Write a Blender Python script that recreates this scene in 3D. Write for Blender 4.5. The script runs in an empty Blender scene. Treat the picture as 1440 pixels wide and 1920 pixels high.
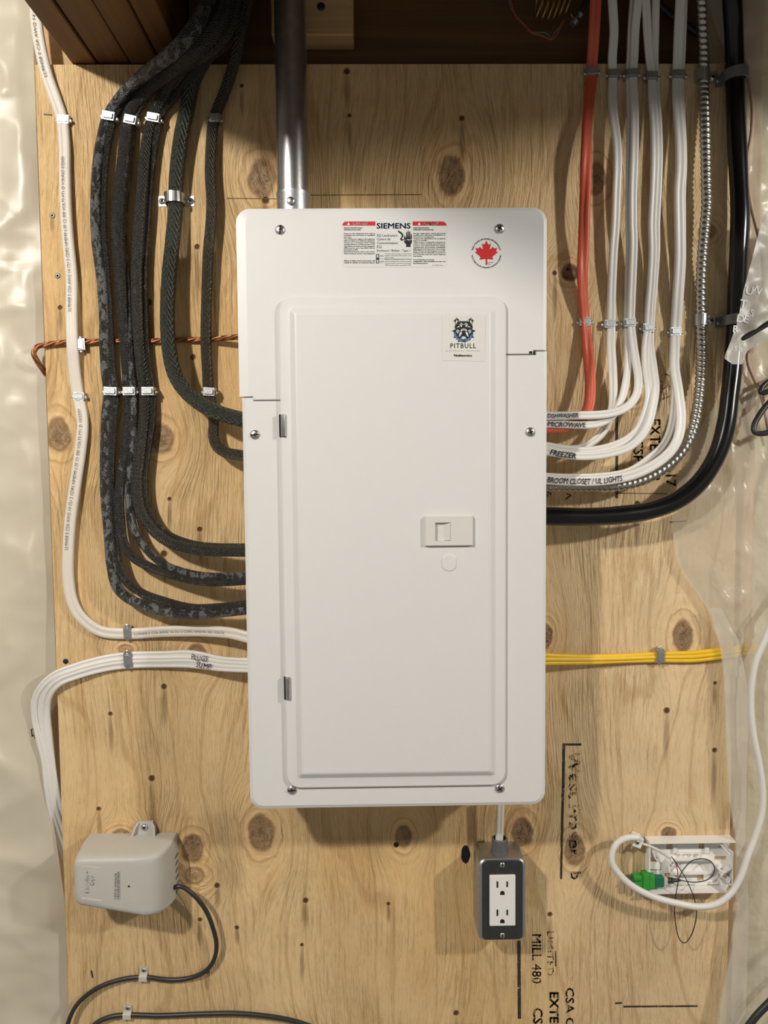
import bpy, bmesh, math, random
import numpy as np
from mathutils import Vector, Matrix, noise
random.seed(7)
PI = math.pi
scn = bpy.context.scene
col = scn.collection

# ------------------------------------------------------------------ camera
F = 1500.0                      # focal length in pixels of the 1440x1920 frame
DIST = 1.05                     # camera to plywood face, metres
PITCH, YAW, ROLL = (math.radians(a) for a in (3.726, 0.8615, 0.5054))
fwd = Vector((math.sin(YAW)*math.cos(PITCH), math.cos(YAW)*math.cos(PITCH), -math.sin(PITCH)))
r0 = Vector((math.cos(YAW), -math.sin(YAW), 0))
d0 = fwd.cross(r0)
RIGHT = r0*math.cos(ROLL) + d0*math.sin(ROLL)
DOWN = d0*math.cos(ROLL) - r0*math.sin(ROLL)
FWD = fwd
cam_d = bpy.data.cameras.new('camera')
cam = bpy.data.objects.new('camera', cam_d); col.objects.link(cam)
m3 = Matrix((RIGHT, -DOWN, -FWD)).transposed()
cam.matrix_world = Matrix.Translation((0, -DIST, 0)) @ m3.to_4x4()
cam_d.sensor_fit = 'VERTICAL'; cam_d.sensor_height = 36.0
cam_d.lens = 36.0*F/1920.0
cam_d.clip_start = 0.01
scn.camera = cam

# ------------------------------------------------------------------ world, lamps, exposure
w = bpy.data.worlds.new('world'); scn.world = w; w.use_nodes = True
bg = w.node_tree.nodes['Background']
bg.inputs[0].default_value = (1.0, 0.95, 0.87, 1); bg.inputs[1].default_value = 0.21
def lamp(name, loc, power, color, radius):
    l = bpy.data.lights.new(name, 'POINT'); l.energy = power; l.color = color; l.shadow_soft_size = radius
    o = bpy.data.objects.new(name, l); col.objects.link(o); o.location = loc
    return o
lamp('bulb_left', (-0.90, -1.36, 0.77), 88, (1.0, 0.955, 0.87), 0.045)
lamp('bulb_right', (1.55, -1.25, 0.62), 82, (1.0, 0.955, 0.87), 0.05)
vs = scn.view_settings
vs.view_transform = 'Standard'; vs.look = 'None'; vs.gamma = 1.0; vs.use_curve_mapping = False
vs.exposure = 0.0

# ------------------------------------------------------------------ helpers
def P(px, py, d=0.0):
    """Point of the place at distance d in front of the plywood face."""
    v = RIGHT*((px-720)/F) + DOWN*((py-960)/F) + FWD
    v = v*((DIST-d)/v.y)
    return Vector((v.x, v.y-DIST, v.z))
def proj(v):
    """Pixel of the 1440x1920 frame where a point of the place shows."""
    v = Vector(v)-Vector((0, -DIST, 0)); k = v.dot(FWD)
    return 720+F*v.dot(RIGHT)/k, 960+F*v.dot(DOWN)/k
MM = 0.001
PXM = DIST/F     # metres per pixel at the plywood face

class NT:
    def __init__(self, name):
        self.m = bpy.data.materials.new(name); self.m.use_nodes = True
        self.t = self.m.node_tree; self.t.nodes.clear()
        self.out = self.t.nodes.new('ShaderNodeOutputMaterial')
        self.b = self.n('ShaderNodeBsdfPrincipled')
        self.t.links.new(self.b.outputs[0], self.out.inputs[0])
    def n(self, typ, **kw):
        nd = self.t.nodes.new(typ)
        for k, v in kw.items(): setattr(nd, k, v)
        return nd
    def put(self, sock, v):
        if hasattr(v, 'is_linked') or hasattr(v, 'links'): self.t.links.new(v, sock)
        elif isinstance(v, (tuple, list)) and len(v) == 3 and sock.type == 'RGBA': sock.default_value = (*v, 1)
        else: sock.default_value = v
    def math(self, op, a, b=0.0, c=None):
        nd = self.n('ShaderNodeMath', operation=op)
        self.put(nd.inputs[0], a); self.put(nd.inputs[1], b)
        if c is not None: self.put(nd.inputs[2], c)
        return nd.outputs[0]
    def vm(self, op, a, b=None):
        nd = self.n('ShaderNodeVectorMath', operation=op)
        self.put(nd.inputs[0], a)
        if b is not None: self.put(nd.inputs[1], b)
        return nd.outputs['Value'] if op in ('LENGTH', 'DOT_PRODUCT') else nd.outputs[0]
    def rng(self, v, a, b, c, d, smooth=True):
        nd = self.n('ShaderNodeMapRange', interpolation_type='SMOOTHSTEP' if smooth else 'LINEAR')
        self.put(nd.inputs[0], v)
        for i, x in enumerate((a, b, c, d)): nd.inputs[1+i].default_value = x
        return nd.outputs[0]
    def noise(self, vec, scale, detail=3, rough=.55, dist=0.0):
        nd = self.n('ShaderNodeTexNoise'); self.put(nd.inputs['Vector'], vec)
        nd.inputs['Scale'].default_value = scale; nd.inputs['Detail'].default_value = detail
        nd.inputs['Roughness'].default_value = rough; nd.inputs['Distortion'].default_value = dist
        return nd.outputs['Fac']
    def mix(self, f, a, b, blend='MIX'):
        nd = self.n('ShaderNodeMix', data_type='RGBA', blend_type=blend)
        self.put(nd.inputs[0], f); self.put(nd.inputs[6], a); self.put(nd.inputs[7], b)
        return nd.outputs[2]
    def comb(self, x, y, z):
        nd = self.n('ShaderNodeCombineXYZ')
        for i, v in enumerate((x, y, z)): self.put(nd.inputs[i], v)
        return nd.outputs[0]
    def sep(self, v):
        nd = self.n('ShaderNodeSeparateXYZ'); self.put(nd.inputs[0], v)
        return nd.outputs
    def obj(self): return self.n('ShaderNodeTexCoord').outputs['Object']
    def uv(self): return self.n('ShaderNodeTexCoord').outputs['UV']
    def bump(self, h, strength=.5, dist=.001):
        nd = self.n('ShaderNodeBump'); nd.inputs['Strength'].default_value = strength
        nd.inputs['Distance'].default_value = dist; self.put(nd.inputs['Height'], h)
        self.put(self.b.inputs['Normal'], nd.outputs[0]); return nd
    def set(self, color=None, rough=None, metal=None, spec=None, alpha=None):
        for k, v in (('Base Color', color), ('Roughness', rough), ('Metallic', metal), ('Specular IOR Level', spec), ('Alpha', alpha)):
            if v is not None: self.put(self.b.inputs[k], v)

M = {}
def simple(name, color, rough=.5, metal=0.0, spec=.5, var=.12, vscale=60, bump=0.0, bscale=400, bdist=.0005):
    t = NT(name); o = t.obj()
    f = t.noise(o, vscale, 4)
    dark = tuple(c*(1-var) for c in color); lite = tuple(min(1, c*(1+var)) for c in color)
    t.set(t.mix(f, dark, lite), rough, metal, spec)
    if bump: t.bump(t.noise(o, bscale, 3), bump, bdist)
    M[name] = t.m; return t.m

simple('panel_white', (.68, .675, .67), .42, bump=.25, bscale=900, bdist=.0004, var=.015)
simple('latch_white', (.64, .63, .60), .5, bump=.2, bscale=1500, bdist=.0003, var=.02)
simple('sticker', (.66, .66, .64), .4, var=.02)
simple('sticker_clear', (.69, .68, .65), .22, var=.02)
simple('ink_black', (.012, .012, .014), .5)
simple('ink_grey', (.30, .30, .31), .5)
simple('ink_red', (.55, .02, .025), .45)
simple('ink_blue', (.01, .07, .19), .45)
simple('ink_lightblue', (.12, .24, .50), .45)
simple('ink_white', (.8, .8, .8), .45)
simple('marker', (.035, .018, .06), .6)
simple('print_grey', (.16, .15, .15), .6)
simple('armour', (.52, .50, .46), .36, 1.0, var=.3, vscale=200)
simple('clear_clip', (.52, .50, .45), .35)
simple('steel', (.62, .62, .60), .32, 1.0, var=.15, vscale=150, bump=.15, bscale=500)
simple('zinc', (.52, .54, .55), .42, 1.0, var=.25, vscale=250, bump=.3, bscale=600)
simple('staple_zinc', (.46, .48, .49), .38, .9, var=.35, vscale=300, bump=.4, bscale=700)
simple('conduit', (.50, .50, .50), .36, 1.0, var=.22, vscale=90, bump=.12, bscale=300)
simple('cover_plate', (.10, .105, .105), .42, .9, var=.2, vscale=120)
simple('cast_grey', (.24, .25, .24), .5, .7, var=.3, vscale=200, bump=.5, bscale=500)
simple('dark_metal', (.05, .05, .05), .5, .8)
simple('romex_white', (.71, .695, .66), .42, var=.05, vscale=40)
simple('romex_cream', (.70, .65, .58), .45, var=.06, vscale=40)
simple('romex_red', (.60, .105, .050), .42, var=.10, vscale=40)
simple('romex_yellow', (.80, .50, .02), .42, var=.06, vscale=60)
simple('pvc_black', (.005, .005, .0055), .2, var=.3)
simple('cord_black', (.025, .025, .024), .4, var=.2)
simple('white_plastic', (.80, .79, .76), .4, var=.03)
simple('device_grey', (.49, .48, .445), .5, bump=.2, bscale=1200, bdist=.0003, var=.04)
simple('green_bright', (.035, .30, .035), .4)
simple('green_dark', (.01, .14, .07), .4)
simple('black_hole', (.004, .004, .004), .9)
simple('grey_plastic', (.10, .10, .105), .5)
simple('tan_wire', (.48, .33, .25), .5)
simple('brass', (.45, .30, .11), .35, .9)
simple('wire_green', (.10, .20, .12), .5)
simple('wire_red', (.45, .06, .05), .5)
simple('insulation', (.80, .72, .52), .95, var=.2, vscale=25, bump=.6, bscale=60, bdist=.01)

def mat_copper():
    t = NT('copper'); uv = t.uv(); s = t.sep(uv)
    ph = t.math('ADD', t.math('MULTIPLY', s[0], 6.2832*4), t.math('MULTIPLY', s[1], 420))
    h = t.math('SINE', ph)
    t.set(t.mix(t.rng(h, -1, .4, 0, 1), (.20, .075, .03), (.42, .18, .075)), .42, .75)
    t.bump(h, .7, .0008); M['copper'] = t.m
mat_copper()

def mat_braid(name, base, flake, amount, freq=300.0, rough=.42, crack=0.0):
    t = NT(name); uv = t.uv(); s = t.sep(uv); o = t.obj()
    tri = t.math('ABSOLUTE', t.math('SUBTRACT', t.math('FRACT', t.math('MULTIPLY', s[0], 4.0)), .5))
    ph = t.math('ADD', t.math('MULTIPLY', s[1], freq), t.math('MULTIPLY', tri, 3.0))
    ch = t.math('SINE', t.math('MULTIPLY', ph, 6.2832))
    big = t.noise(t.vm('MULTIPLY', o, (1, 1, .7)), 110, 5, .7, .4)
    mask = t.rng(big, .58-amount, .63-amount, 0, 1)
    fine = t.noise(o, 330, 4, .65)
    c = t.mix(fine, base, tuple(x*3.2+.016 for x in base))
    fl = t.mix(fine, tuple(x*.7 for x in flake), tuple(x*1.35 for x in flake))
    c = t.mix(mask, c, fl)
    t.set(c, t.rng(fine, .35, .7, rough-.20, rough+.18, False), spec=.8)
    h = t.math('ADD', t.math('MULTIPLY', ch, t.rng(mask, 0, 1, .42, .08)), t.math('MULTIPLY', mask, .9))
    h = t.math('ADD', h, t.math('MULTIPLY', fine, 1.6))
    t.bump(h, 1.0, .0021); M[name] = t.m
mat_braid('tar_grey', (.012, .011, .009), (.12, .125, .128), .10)
mat_braid('tar_mid', (.012, .010, .008), (.085, .085, .080), .0)
mat_braid('tar_dark', (.011, .010, .007), (.075, .072, .062), -.02, 200)
mat_braid('braid_green', (.010, .013, .008), (.040, .052, .044), -.04, 120)
mat_braid('braid_brown', (.016, .012, .007), (.050, .040, .026), -.06, 150)

def mat_wood(name, light, dark, axis, bump=.4, rough=.6, fs=1.0):
    t = NT(name); o = t.obj()
    sc = {'x': (2, 60, 60), 'y': (60, 2, 60), 'z': (60, 60, 2)}[axis]
    v = t.vm('MULTIPLY', o, sc)
    a = t.noise(v, 1.0*fs, 4, .6, .6); b = t.noise(v, 4*fs, 3)
    c = t.mix(t.rng(a, .3, .7, 0, 1), light, dark)
    c = t.mix(t.math('MULTIPLY', b, .45), c, tuple(x*.6 for x in dark))
    t.set(c, rough); t.bump(b, bump, .001); M[name] = t.m
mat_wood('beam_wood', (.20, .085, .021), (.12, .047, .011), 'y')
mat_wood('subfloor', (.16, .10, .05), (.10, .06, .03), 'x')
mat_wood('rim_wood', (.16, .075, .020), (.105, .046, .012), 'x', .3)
mat_wood('pale_wood', (.62, .42, .21), (.50, .31, .14), 'x', .4)
mat_wood('stud_wood', (.76, .56, .37), (.64, .44, .27), 'z', .3)

# plywood face: vertical grain that flows round the knots
KN = [  # px, py, rx, ry (pixels), strength of the brown heart
 (490,335,27,38,.75),(110,815,24,36,.75),(305,822,22,30,.7),(848,332,26,40,.85),(1118,335,20,32,.6),
 (1070,512,20,18,1.0),(1326,435,18,16,.6),(1281,1192,22,34,.8),(1024,1192,14,26,.8),(368,1226,20,22,.7),
 (236,1216,16,11,.45),(490,1560,27,40,.75),(361,1590,23,30,.8),(1078,1592,22,34,.75),(980,1560,22,32,.85),
 (757,1568,18,24,.75),(1254,1562,17,14,.8),(226,1566,20,14,.6),(366,1640,22,18,.4),(1192,745,14,14,.5),
 (505,2010,30,36,.7),(1215,856,16,22,.4)]
PIN = [(98,405),(370,463),(279,566),(113,577),(362,670),(318,936),(375,993),(308,1039),(207,1339),(308,1288),(728,1695),
 (1340,1407),(1250,1333),(375,1725),(407,1661),(655,216),(866,221),(650,133),(1039,512),(1194,945),(1341,1281),
 (388,1822),(285,1460),(185,1517),(573,1689),(566,1772),(1031,1715),(499,376),(444,1740),(855,1900),(453,160)]
def mat_ply():
    t = NT('plywood'); o = t.obj(); s = t.sep(o)
    def at(n): return t.n('ShaderNodeAttribute', attribute_name=n).outputs['Fac']
    wob = t.math('MULTIPLY', t.math('SUBTRACT', t.noise(o, 55, 3), .5), .55)
    U = at('grain'); d = t.math('ADD', at('knot'), wob); stg = at('heart'); pd = at('pin')
    inf = t.rng(d, 0.6, 4.2, 1, 0)
    core = t.math('MULTIPLY', t.rng(d, .72, 1.08, 1, 0), stg)
    ring = t.math('MULTIPLY', t.math('SINE', t.math('MULTIPLY', d, 9.5)), t.math('MULTIPLY', inf, inf))
    pin = t.math('MAXIMUM', t.rng(pd, .6, 1.5, 1, 0), t.math('MULTIPLY', t.rng(at('resin'), .3, 1.05, 1, 0), .46))
    g = t.comb(U, 0.0, s[2])
    broad = t.noise(t.vm('MULTIPLY', g, (16, 1, 1.1)), 1.0, 3, .5)
    streak = t.noise(t.vm('MULTIPLY', g, (75, 1, 1.3)), 1.0, 3, .6)
    fine = t.noise(t.vm('MULTIPLY', g, (260, 1, 11)), 1.0, 3, .6)
    pore = t.noise(t.vm('MULTIPLY', g, (900, 1, 26)), 1.0, 2, .6)
    tone = t.noise(o, 2.2, 3)
    fib = t.noise(t.vm('MULTIPLY', g, (420, 1, 60)), 1.0, 3, .65)
    fig = t.math('SINE', t.math('ADD', t.math('MULTIPLY', U, 120), t.math('MULTIPLY', t.noise(t.vm('MULTIPLY', o, (5, 1, 1.5)), 1.0, 2), 40)))
    c = t.mix(t.rng(broad, .30, .70, 0, 1), (.76, .535, .258), (.645, .405, .168))
    c = t.mix(t.math('MULTIPLY', t.rng(tone, .35, .65, 0, 1), .55), c, (.75, .57, .33))
    patch = t.rng(t.noise(o, 5.5, 2), .38, .58, .16, 1.5)
    # paler tone towards the right edge of the board
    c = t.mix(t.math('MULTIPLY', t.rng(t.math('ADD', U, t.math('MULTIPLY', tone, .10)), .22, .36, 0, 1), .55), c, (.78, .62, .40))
    c = t.mix(t.math('MULTIPLY', t.rng(streak, .57, .80, 0, 1), .65), c, (.40, .205, .07))
    c = t.mix(t.math('MULTIPLY', t.rng(fig, .88, 1.0, 0, 1), .34), c, (.40, .22, .085))
    c = t.mix(t.math('MINIMUM', t.math('MULTIPLY', t.rng(fine, .48, .74, 0, 1), t.math('ADD', t.math('MULTIPLY', patch, .36), .22)), .8), c, (.40, .225, .085))
    c = t.mix(t.math('MULTIPLY', t.rng(fine, .28, .46, 1, 0), t.math('MULTIPLY', patch, .30)), c, (.82, .64, .40))
    c = t.mix(t.math('MULTIPLY', t.rng(pore, .54, .72, 0, 1), .20), c, (.32, .18, .07))
    c = t.mix(t.math('MULTIPLY', t.rng(fib, .52, .72, 0, 1), .30), c, (.80, .62, .38))
    c = t.mix(t.math('MULTIPLY', t.rng(fib, .30, .48, 1, 0), .32), c, (.40, .23, .09))
    c = t.mix(t.math('MULTIPLY', t.rng(ring, .25, .9, 0, 1), .66), c, (.37, .205, .08))
    c = t.mix(t.math('MULTIPLY', inf, .22), c, (.55, .34, .15))
    hn = t.noise(o, 75, 4, .6, .8)
    heart = t.mix(t.rng(hn, .35, .68, 0, 1), (.105, .058, .028), (.27, .16, .088))
    heart = t.mix(t.math('MULTIPLY', t.rng(t.math('SINE', t.math('MULTIPLY', d, 26)), .2, 1, 0, 1), .35), heart, (.15, .08, .04))
    heart = t.mix(t.math('MULTIPLY', t.rng(d, .70, 1.0, 0, 1), .6), heart, (.20, .10, .042))
    c = t.mix(core, c, heart)
    crack = t.math('MULTIPLY', t.rng(t.math('ABSOLUTE', t.math('SUBTRACT', t.noise(o, 85, 2, .5, 1.5), .5)), 0, .030, 1, 0), t.math('MULTIPLY', t.rng(d, .5, .95, 1, 0), stg))
    c = t.mix(crack, c, (.03, .016, .008))
    c = t.mix(pin, c, (.11, .045, .018))
    t.set(c, t.rng(fine, .3, .7, .50, .68, False), spec=.35)
    h = t.math('MULTIPLY', fine, patch)
    h = t.math('ADD', h, t.math('MULTIPLY', pore, .25))
    h = t.math('ADD', h, t.math('MULTIPLY', fib, .45))
    h = t.math('ADD', h, t.math('MULTIPLY', ring, .10))
    h = t.math('SUBTRACT', h, t.math('MULTIPLY', pin, .8))
    h = t.math('ADD', h, t.math('MULTIPLY', core, .25))
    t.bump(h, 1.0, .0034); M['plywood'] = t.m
mat_ply()

def mat_stencil(name, color, keep):
    t = NT(name); o = t.obj()
    n = t.noise(t.vm('MULTIPLY', o, (1.0, 1, .45)), 900, 3, .7); n2 = t.noise(o, 60, 2)
    v = t.math('ADD', n, t.math('MULTIPLY', t.math('SUBTRACT', n2, .5), .5))
    t.set(color, .7, alpha=t.rng(v, keep-.05, keep+.05, 0, 1)); M[name] = t.m
mat_stencil('stencil', (.03, .026, .022), .42)
mat_stencil('stencil_worn', (.045, .036, .026), .53)
mat_stencil('pencil', (.16, .10, .05), .42)

def mat_film(name, color, alpha, rough=.22, bumps=(.35, .9), scale=9):
    t = NT(name); o = t.obj()
    n = t.noise(t.vm('MULTIPLY', o, (1.4, 1, 1)), scale, 4, .55, .8); n2 = t.noise(o, scale*6, 2, .5, .5)
    h = t.math('ADD', n, t.math('MULTIPLY', n2, .12))
    t.set(color, rough, spec=.55)
    b = t.bump(h, bumps[0], bumps[1]*.02)
    tr = t.n('ShaderNodeBsdfTransparent'); tl = t.n('ShaderNodeBsdfTranslucent')
    tl.inputs[0].default_value = (*color, 1)
    m1 = t.n('ShaderNodeMixShader'); m1.inputs[0].default_value = .25
    t.t.links.new(t.b.outputs[0], m1.inputs[1]); t.t.links.new(tl.outputs[0], m1.inputs[2])
    m2 = t.n('ShaderNodeMixShader'); m2.inputs[0].default_value = alpha
    t.t.links.new(tr.outputs[0], m2.inputs[1]); t.t.links.new(m1.outputs[0], m2.inputs[2])
    t.t.links.new(m2.outputs[0], t.out.inputs[0]); M[name] = t.m
mat_film('film_left', (.76, .72, .60), .84, .34, (.09, .8), 5)
mat_film('film_right', (.72, .70, .61), .46, .27, (.28, .9), 8)
mat_film('film_flap', (.72, .70, .64), .74, .35, (.10, .4), 10)

# ------------------------------------------------------------------ mesh building
class MB:
    def __init__(self): self.v = []; self.f = []; self.uv = None
    def add(self, vs, fs):
        o = len(self.v); self.v += [Vector(x) for x in vs]; self.f += [tuple(i+o for i in f) for f in fs]; return self
    def build(self, name, mat, parent=None, loc=None, smooth=False, sharp=35):
        me = bpy.data.meshes.new(name)
        base = Vector((0, 0, 0))
        if parent is not None: base = parent['_w'] if '_w' in parent else Vector((0, 0, 0))
        if loc is not None and parent is None: base = Vector(loc)
        base = Vector(base)
        me.from_pydata([x-base for x in self.v], [], self.f)
        if self.uv is not None:
            ul = me.uv_layers.new(name='UVMap')
            for lp in me.loops: ul.data[lp.index].uv = self.uv_loop[lp.index]
        me.materials.append(mat)
        o = bpy.data.objects.new(name, me); col.objects.link(o)
        if parent is not None: o.parent = parent; o['_w'] = tuple(base)
        else: o.location = base; o['_w'] = tuple(base)
        if smooth:
            for p in me.polygons: p.use_smooth = True
            try: me.set_sharp_from_angle(angle=math.radians(sharp))
            except Exception: pass
        return o

def tag(o, label, cat, group=None, kind=None):
    o['label'] = label; o['category'] = cat
    if group: o['group'] = group
    if kind: o['kind'] = kind
    return o
def struct(o): o['kind'] = 'structure'; return o
def empty(name, loc, label, cat, group=None):
    o = bpy.data.objects.new(name, None); col.objects.link(o); o.location = loc; o['_w'] = tuple(loc)
    o.empty_display_size = .01
    return tag(o, label, cat, group)

def box(mb, a, b):
    x0, y0, z0 = a; x1, y1, z1 = b
    return mb.add([(x0,y0,z0),(x1,y0,z0),(x1,y1,z0),(x0,y1,z0),(x0,y0,z1),(x1,y0,z1),(x1,y1,z1),(x0,y1,z1)],
        [(0,3,2,1),(4,5,6,7),(0,1,5,4),(1,2,6,5),(2,3,7,6),(3,0,4,7)])

def bevel_box(a, b, r, seg=2):
    bm = bmesh.new(); bmesh.ops.create_cube(bm, size=1)
    for v in bm.verts: v.co = Vector(((a[i]+b[i])/2 + v.co[i]*(b[i]-a[i]) for i in range(3)))
    bmesh.ops.bevel(bm, geom=bm.edges[:], offset=r, segments=seg, affect='EDGES', profile=.5)
    mb = MB(); bm.verts.ensure_lookup_table()
    for i, v in enumerate(bm.verts): v.index = i
    mb.add([v.co.copy() for v in bm.verts], [tuple(v.index for v in f.verts) for f in bm.faces]); bm.free()
    return mb

def rrect(x0, y0, x1, y1, r, n=6):
    """Rounded rectangle outline in any 2-D frame."""
    sx, sy = (1 if x1 > x0 else -1), (1 if y1 > y0 else -1)
    pts = []
    for cx, cy, a0 in ((x1-sx*r, y1-sy*r, 0), (x0+sx*r, y1-sy*r, 90), (x0+sx*r, y0+sy*r, 180), (x1-sx*r, y0+sy*r, 270)):
        for i in range(n+1):
            a = math.radians(a0+90*i/n); pts.append((cx+sx*r*math.cos(a), cy+sy*r*math.sin(a)))
    return pts

def rings(mb, rs, cap0=False, cap1=True, closed=True):
    n = len(rs[0]); o = len(mb.v)
    for r in rs: mb.v += [Vector(p) for p in r]
    for k in range(len(rs)-1):
        for i in range(n if closed else n-1):
            j = (i+1) % n
            mb.f.append((o+k*n+i, o+k*n+j, o+(k+1)*n+j, o+(k+1)*n+i))
    if cap0: mb.f.append(tuple(o+i for i in range(n-1, -1, -1)))
    if cap1: mb.f.append(tuple(o+(len(rs)-1)*n+i for i in range(n)))
    return mb

def poly_px(mb, pts, d0, d1):
    """Flat outline given in photo pixels at depth d1, with real thickness d1-d0."""
    top = [P(x, y, d1) for x, y in pts]
    bot = [Vector((p.x, -d0, p.z)) for p in top]
    return rings(mb, [bot, top], True, True)

def offset_poly(pts, insets):
    """Move every edge of a polygon inward by its own distance."""
    n = len(pts); area = sum(pts[i][0]*pts[(i+1) % n][1]-pts[(i+1) % n][0]*pts[i][1] for i in range(n))
    sg = 1 if area > 0 else -1
    L = []
    for i in range(n):
        a, b = pts[i], pts[(i+1) % n]; dx, dy = b[0]-a[0], b[1]-a[1]; l = math.hypot(dx, dy) or 1e-9
        nx, ny = -dy/l*sg, dx/l*sg
        t = insets[i]; L.append((a[0]+nx*t, a[1]+ny*t, dx/l, dy/l, b[0]+nx*t, b[1]+ny*t))
    out = []
    for i in range(n):
        A, B = L[i-1], L[i]
        den = A[2]*B[3]-A[3]*B[2]
        if abs(den) < 1e-4: out.append(((A[4]+B[0])/2, (A[5]+B[1])/2)); continue
        t = ((B[0]-A[0])*B[3]-(B[1]-A[1])*B[2])/den
        out.append((A[0]+A[2]*t, A[1]+A[3]*t))
    return out

def lathe(mb, c, axis, prof, n=20, up=None):
    """prof: list of (distance along axis, radius)."""
    axis = Vector(axis).normalized(); a = axis.orthogonal().normalized(); b = axis.cross(a)
    rs = [[Vector(c)+axis*h + (a*math.cos(2*PI*i/n)+b*math.sin(2*PI*i/n))*r for i in range(n)] for h, r in prof]
    return rings(mb, rs, True, True)

class Path:
    """Smooth path through photo-traced points, each with a real distance from the wall."""
    def __init__(self, pts, step=.004, world=False):
        if world: ctl = [Vector(p) for p in pts]
        else:
            ds = [(i, p[2]) for i, p in enumerate(pts) if len(p) > 2]
            ctl = []
            for i, p in enumerate(pts):
                if i <= ds[0][0]: d = ds[0][1]
                elif i >= ds[-1][0]: d = ds[-1][1]
                else:
                    for (i0, a), (i1, b) in zip(ds, ds[1:]):
                        if i0 <= i <= i1:
                            t = (i-i0)/(i1-i0); t = t*t*(3-2*t); d = a+(b-a)*t; break
                ctl.append(P(p[0], p[1], d*MM))
        c = [ctl[0]*2-ctl[1]] + ctl + [ctl[-1]*2-ctl[-2]]
        q = []
        for i in range(1, len(c)-2):
            p0, p1, p2, p3 = c[i-1], c[i], c[i+1], c[i+2]
            # centripetal Catmull-Rom
            t0 = 0; t1 = t0+max(1e-6, (p1-p0).length)**.5; t2 = t1+max(1e-6, (p2-p1).length)**.5; t3 = t2+max(1e-6, (p3-p2).length)**.5
            n = max(2, int((p2-p1).length/step)+1)
            for k in range(n):
                t = t1+(t2-t1)*k/n
                A1 = p0*((t1-t)/(t1-t0))+p1*((t-t0)/(t1-t0)); A2 = p1*((t2-t)/(t2-t1))+p2*((t-t1)/(t2-t1)); A3 = p2*((t3-t)/(t3-t2))+p3*((t-t2)/(t3-t2))
                B1 = A1*((t2-t)/(t2-t0))+A2*((t-t0)/(t2-t0)); B2 = A2*((t3-t)/(t3-t1))+A3*((t-t1)/(t3-t1))
                q.append(B1*((t2-t)/(t2-t1))+B2*((t-t1)/(t2-t1)))
        q.append(c[-2])
        self.p = q; self.s = [0.0]
        for a, b in zip(q, q[1:]): self.s.append(self.s[-1]+(b-a).length)
        self.fr = []; lastN = None
        for i in range(len(q)):
            T = (q[min(i+1, len(q)-1)]-q[max(i-1, 0)]).normalized()
            B = Vector((0, -1, 0)); N = B.cross(T)
            if N.length < .25 and lastN is not None: N = lastN - T*lastN.dot(T)
            N.normalize()
            if lastN is not None: N = (N*.5+lastN*.5).normalized() if N.dot(lastN) > 0 else N
            lastN = N; B = T.cross(N)
            self.fr.append((T, N, B))
    def at(self, s):
        s = min(max(s, 0), self.s[-1]-1e-9); lo, hi = 0, len(self.s)-1
        while hi-lo > 1:
            m = (lo+hi)//2
            if self.s[m] <= s: lo = m
            else: hi = m
        t = (s-self.s[lo])/max(1e-9, self.s[hi]-self.s[lo])
        a, b = self.fr[lo], self.fr[hi]
        return self.p[lo].lerp(self.p[hi], t), a[0].lerp(b[0], t), a[1].lerp(b[1], t), a[2].lerp(b[2], t)
    def near(self, px, py):
        best, bs = 1e9, 0
        for p, s in zip(self.p, self.s):
            v = p-Vector((0, -DIST, 0)); k = v.dot(FWD)
            e = (720+F*v.dot(RIGHT)/k-px)**2+(960+F*v.dot(DOWN)/k-py)**2
            if e < best: best, bs = e, s
        return bs

def prof_round(r, n=14): return [(r*math.cos(2*PI*i/n), r*math.sin(2*PI*i/n)) for i in range(n)]
DIP = .50
def prof_flat(w, t, n=34, dip=DIP):
    """Two-conductor cable: a flattened oval with a shallow groove along the middle."""
    out = []
    for i in range(n):
        a = 2*PI*i/n; c, s = math.cos(a), math.sin(a)
        x = w*math.copysign(abs(c)**.75, c); y = t*math.copysign(abs(s)**.62, s)
        y *= 1-dip*math.exp(-(x/(.20*w))**2); out.append((x, y))
    return out

def sweep(path, prof, scale=None, twist=None, mod=None):
    mb = MB(); n = len(prof); rs = []; uvv = []
    for k, (p, (T, N, B)) in enumerate(zip(path.p, path.fr)):
        sc = scale(path.s[k]/path.s[-1]) if scale else 1.0
        tw = twist(path.s[k]/path.s[-1]) if twist else 0.0
        ct, st = math.cos(tw), math.sin(tw)
        ring = []
        for i, (a, b) in enumerate(prof):
            g = mod(path.s[k], i/n) if mod else 1.0
            a2, b2 = (a*ct-b*st)*sc*g, (a*st+b*ct)*sc*g
            ring.append(p+N*a2+B*b2)
        rs.append(ring)
    rings(mb, rs, True, True)
    mb.uv = True; lu = []
    for k in range(len(rs)-1):
        for i in range(n):
            lu += [(i/n, path.s[k]), ((i+1)/n, path.s[k]), ((i+1)/n, path.s[k+1]), (i/n, path.s[k+1])]
    lu += [(0, 0)]*(2*n)
    mb.uv_loop = lu
    return mb

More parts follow.
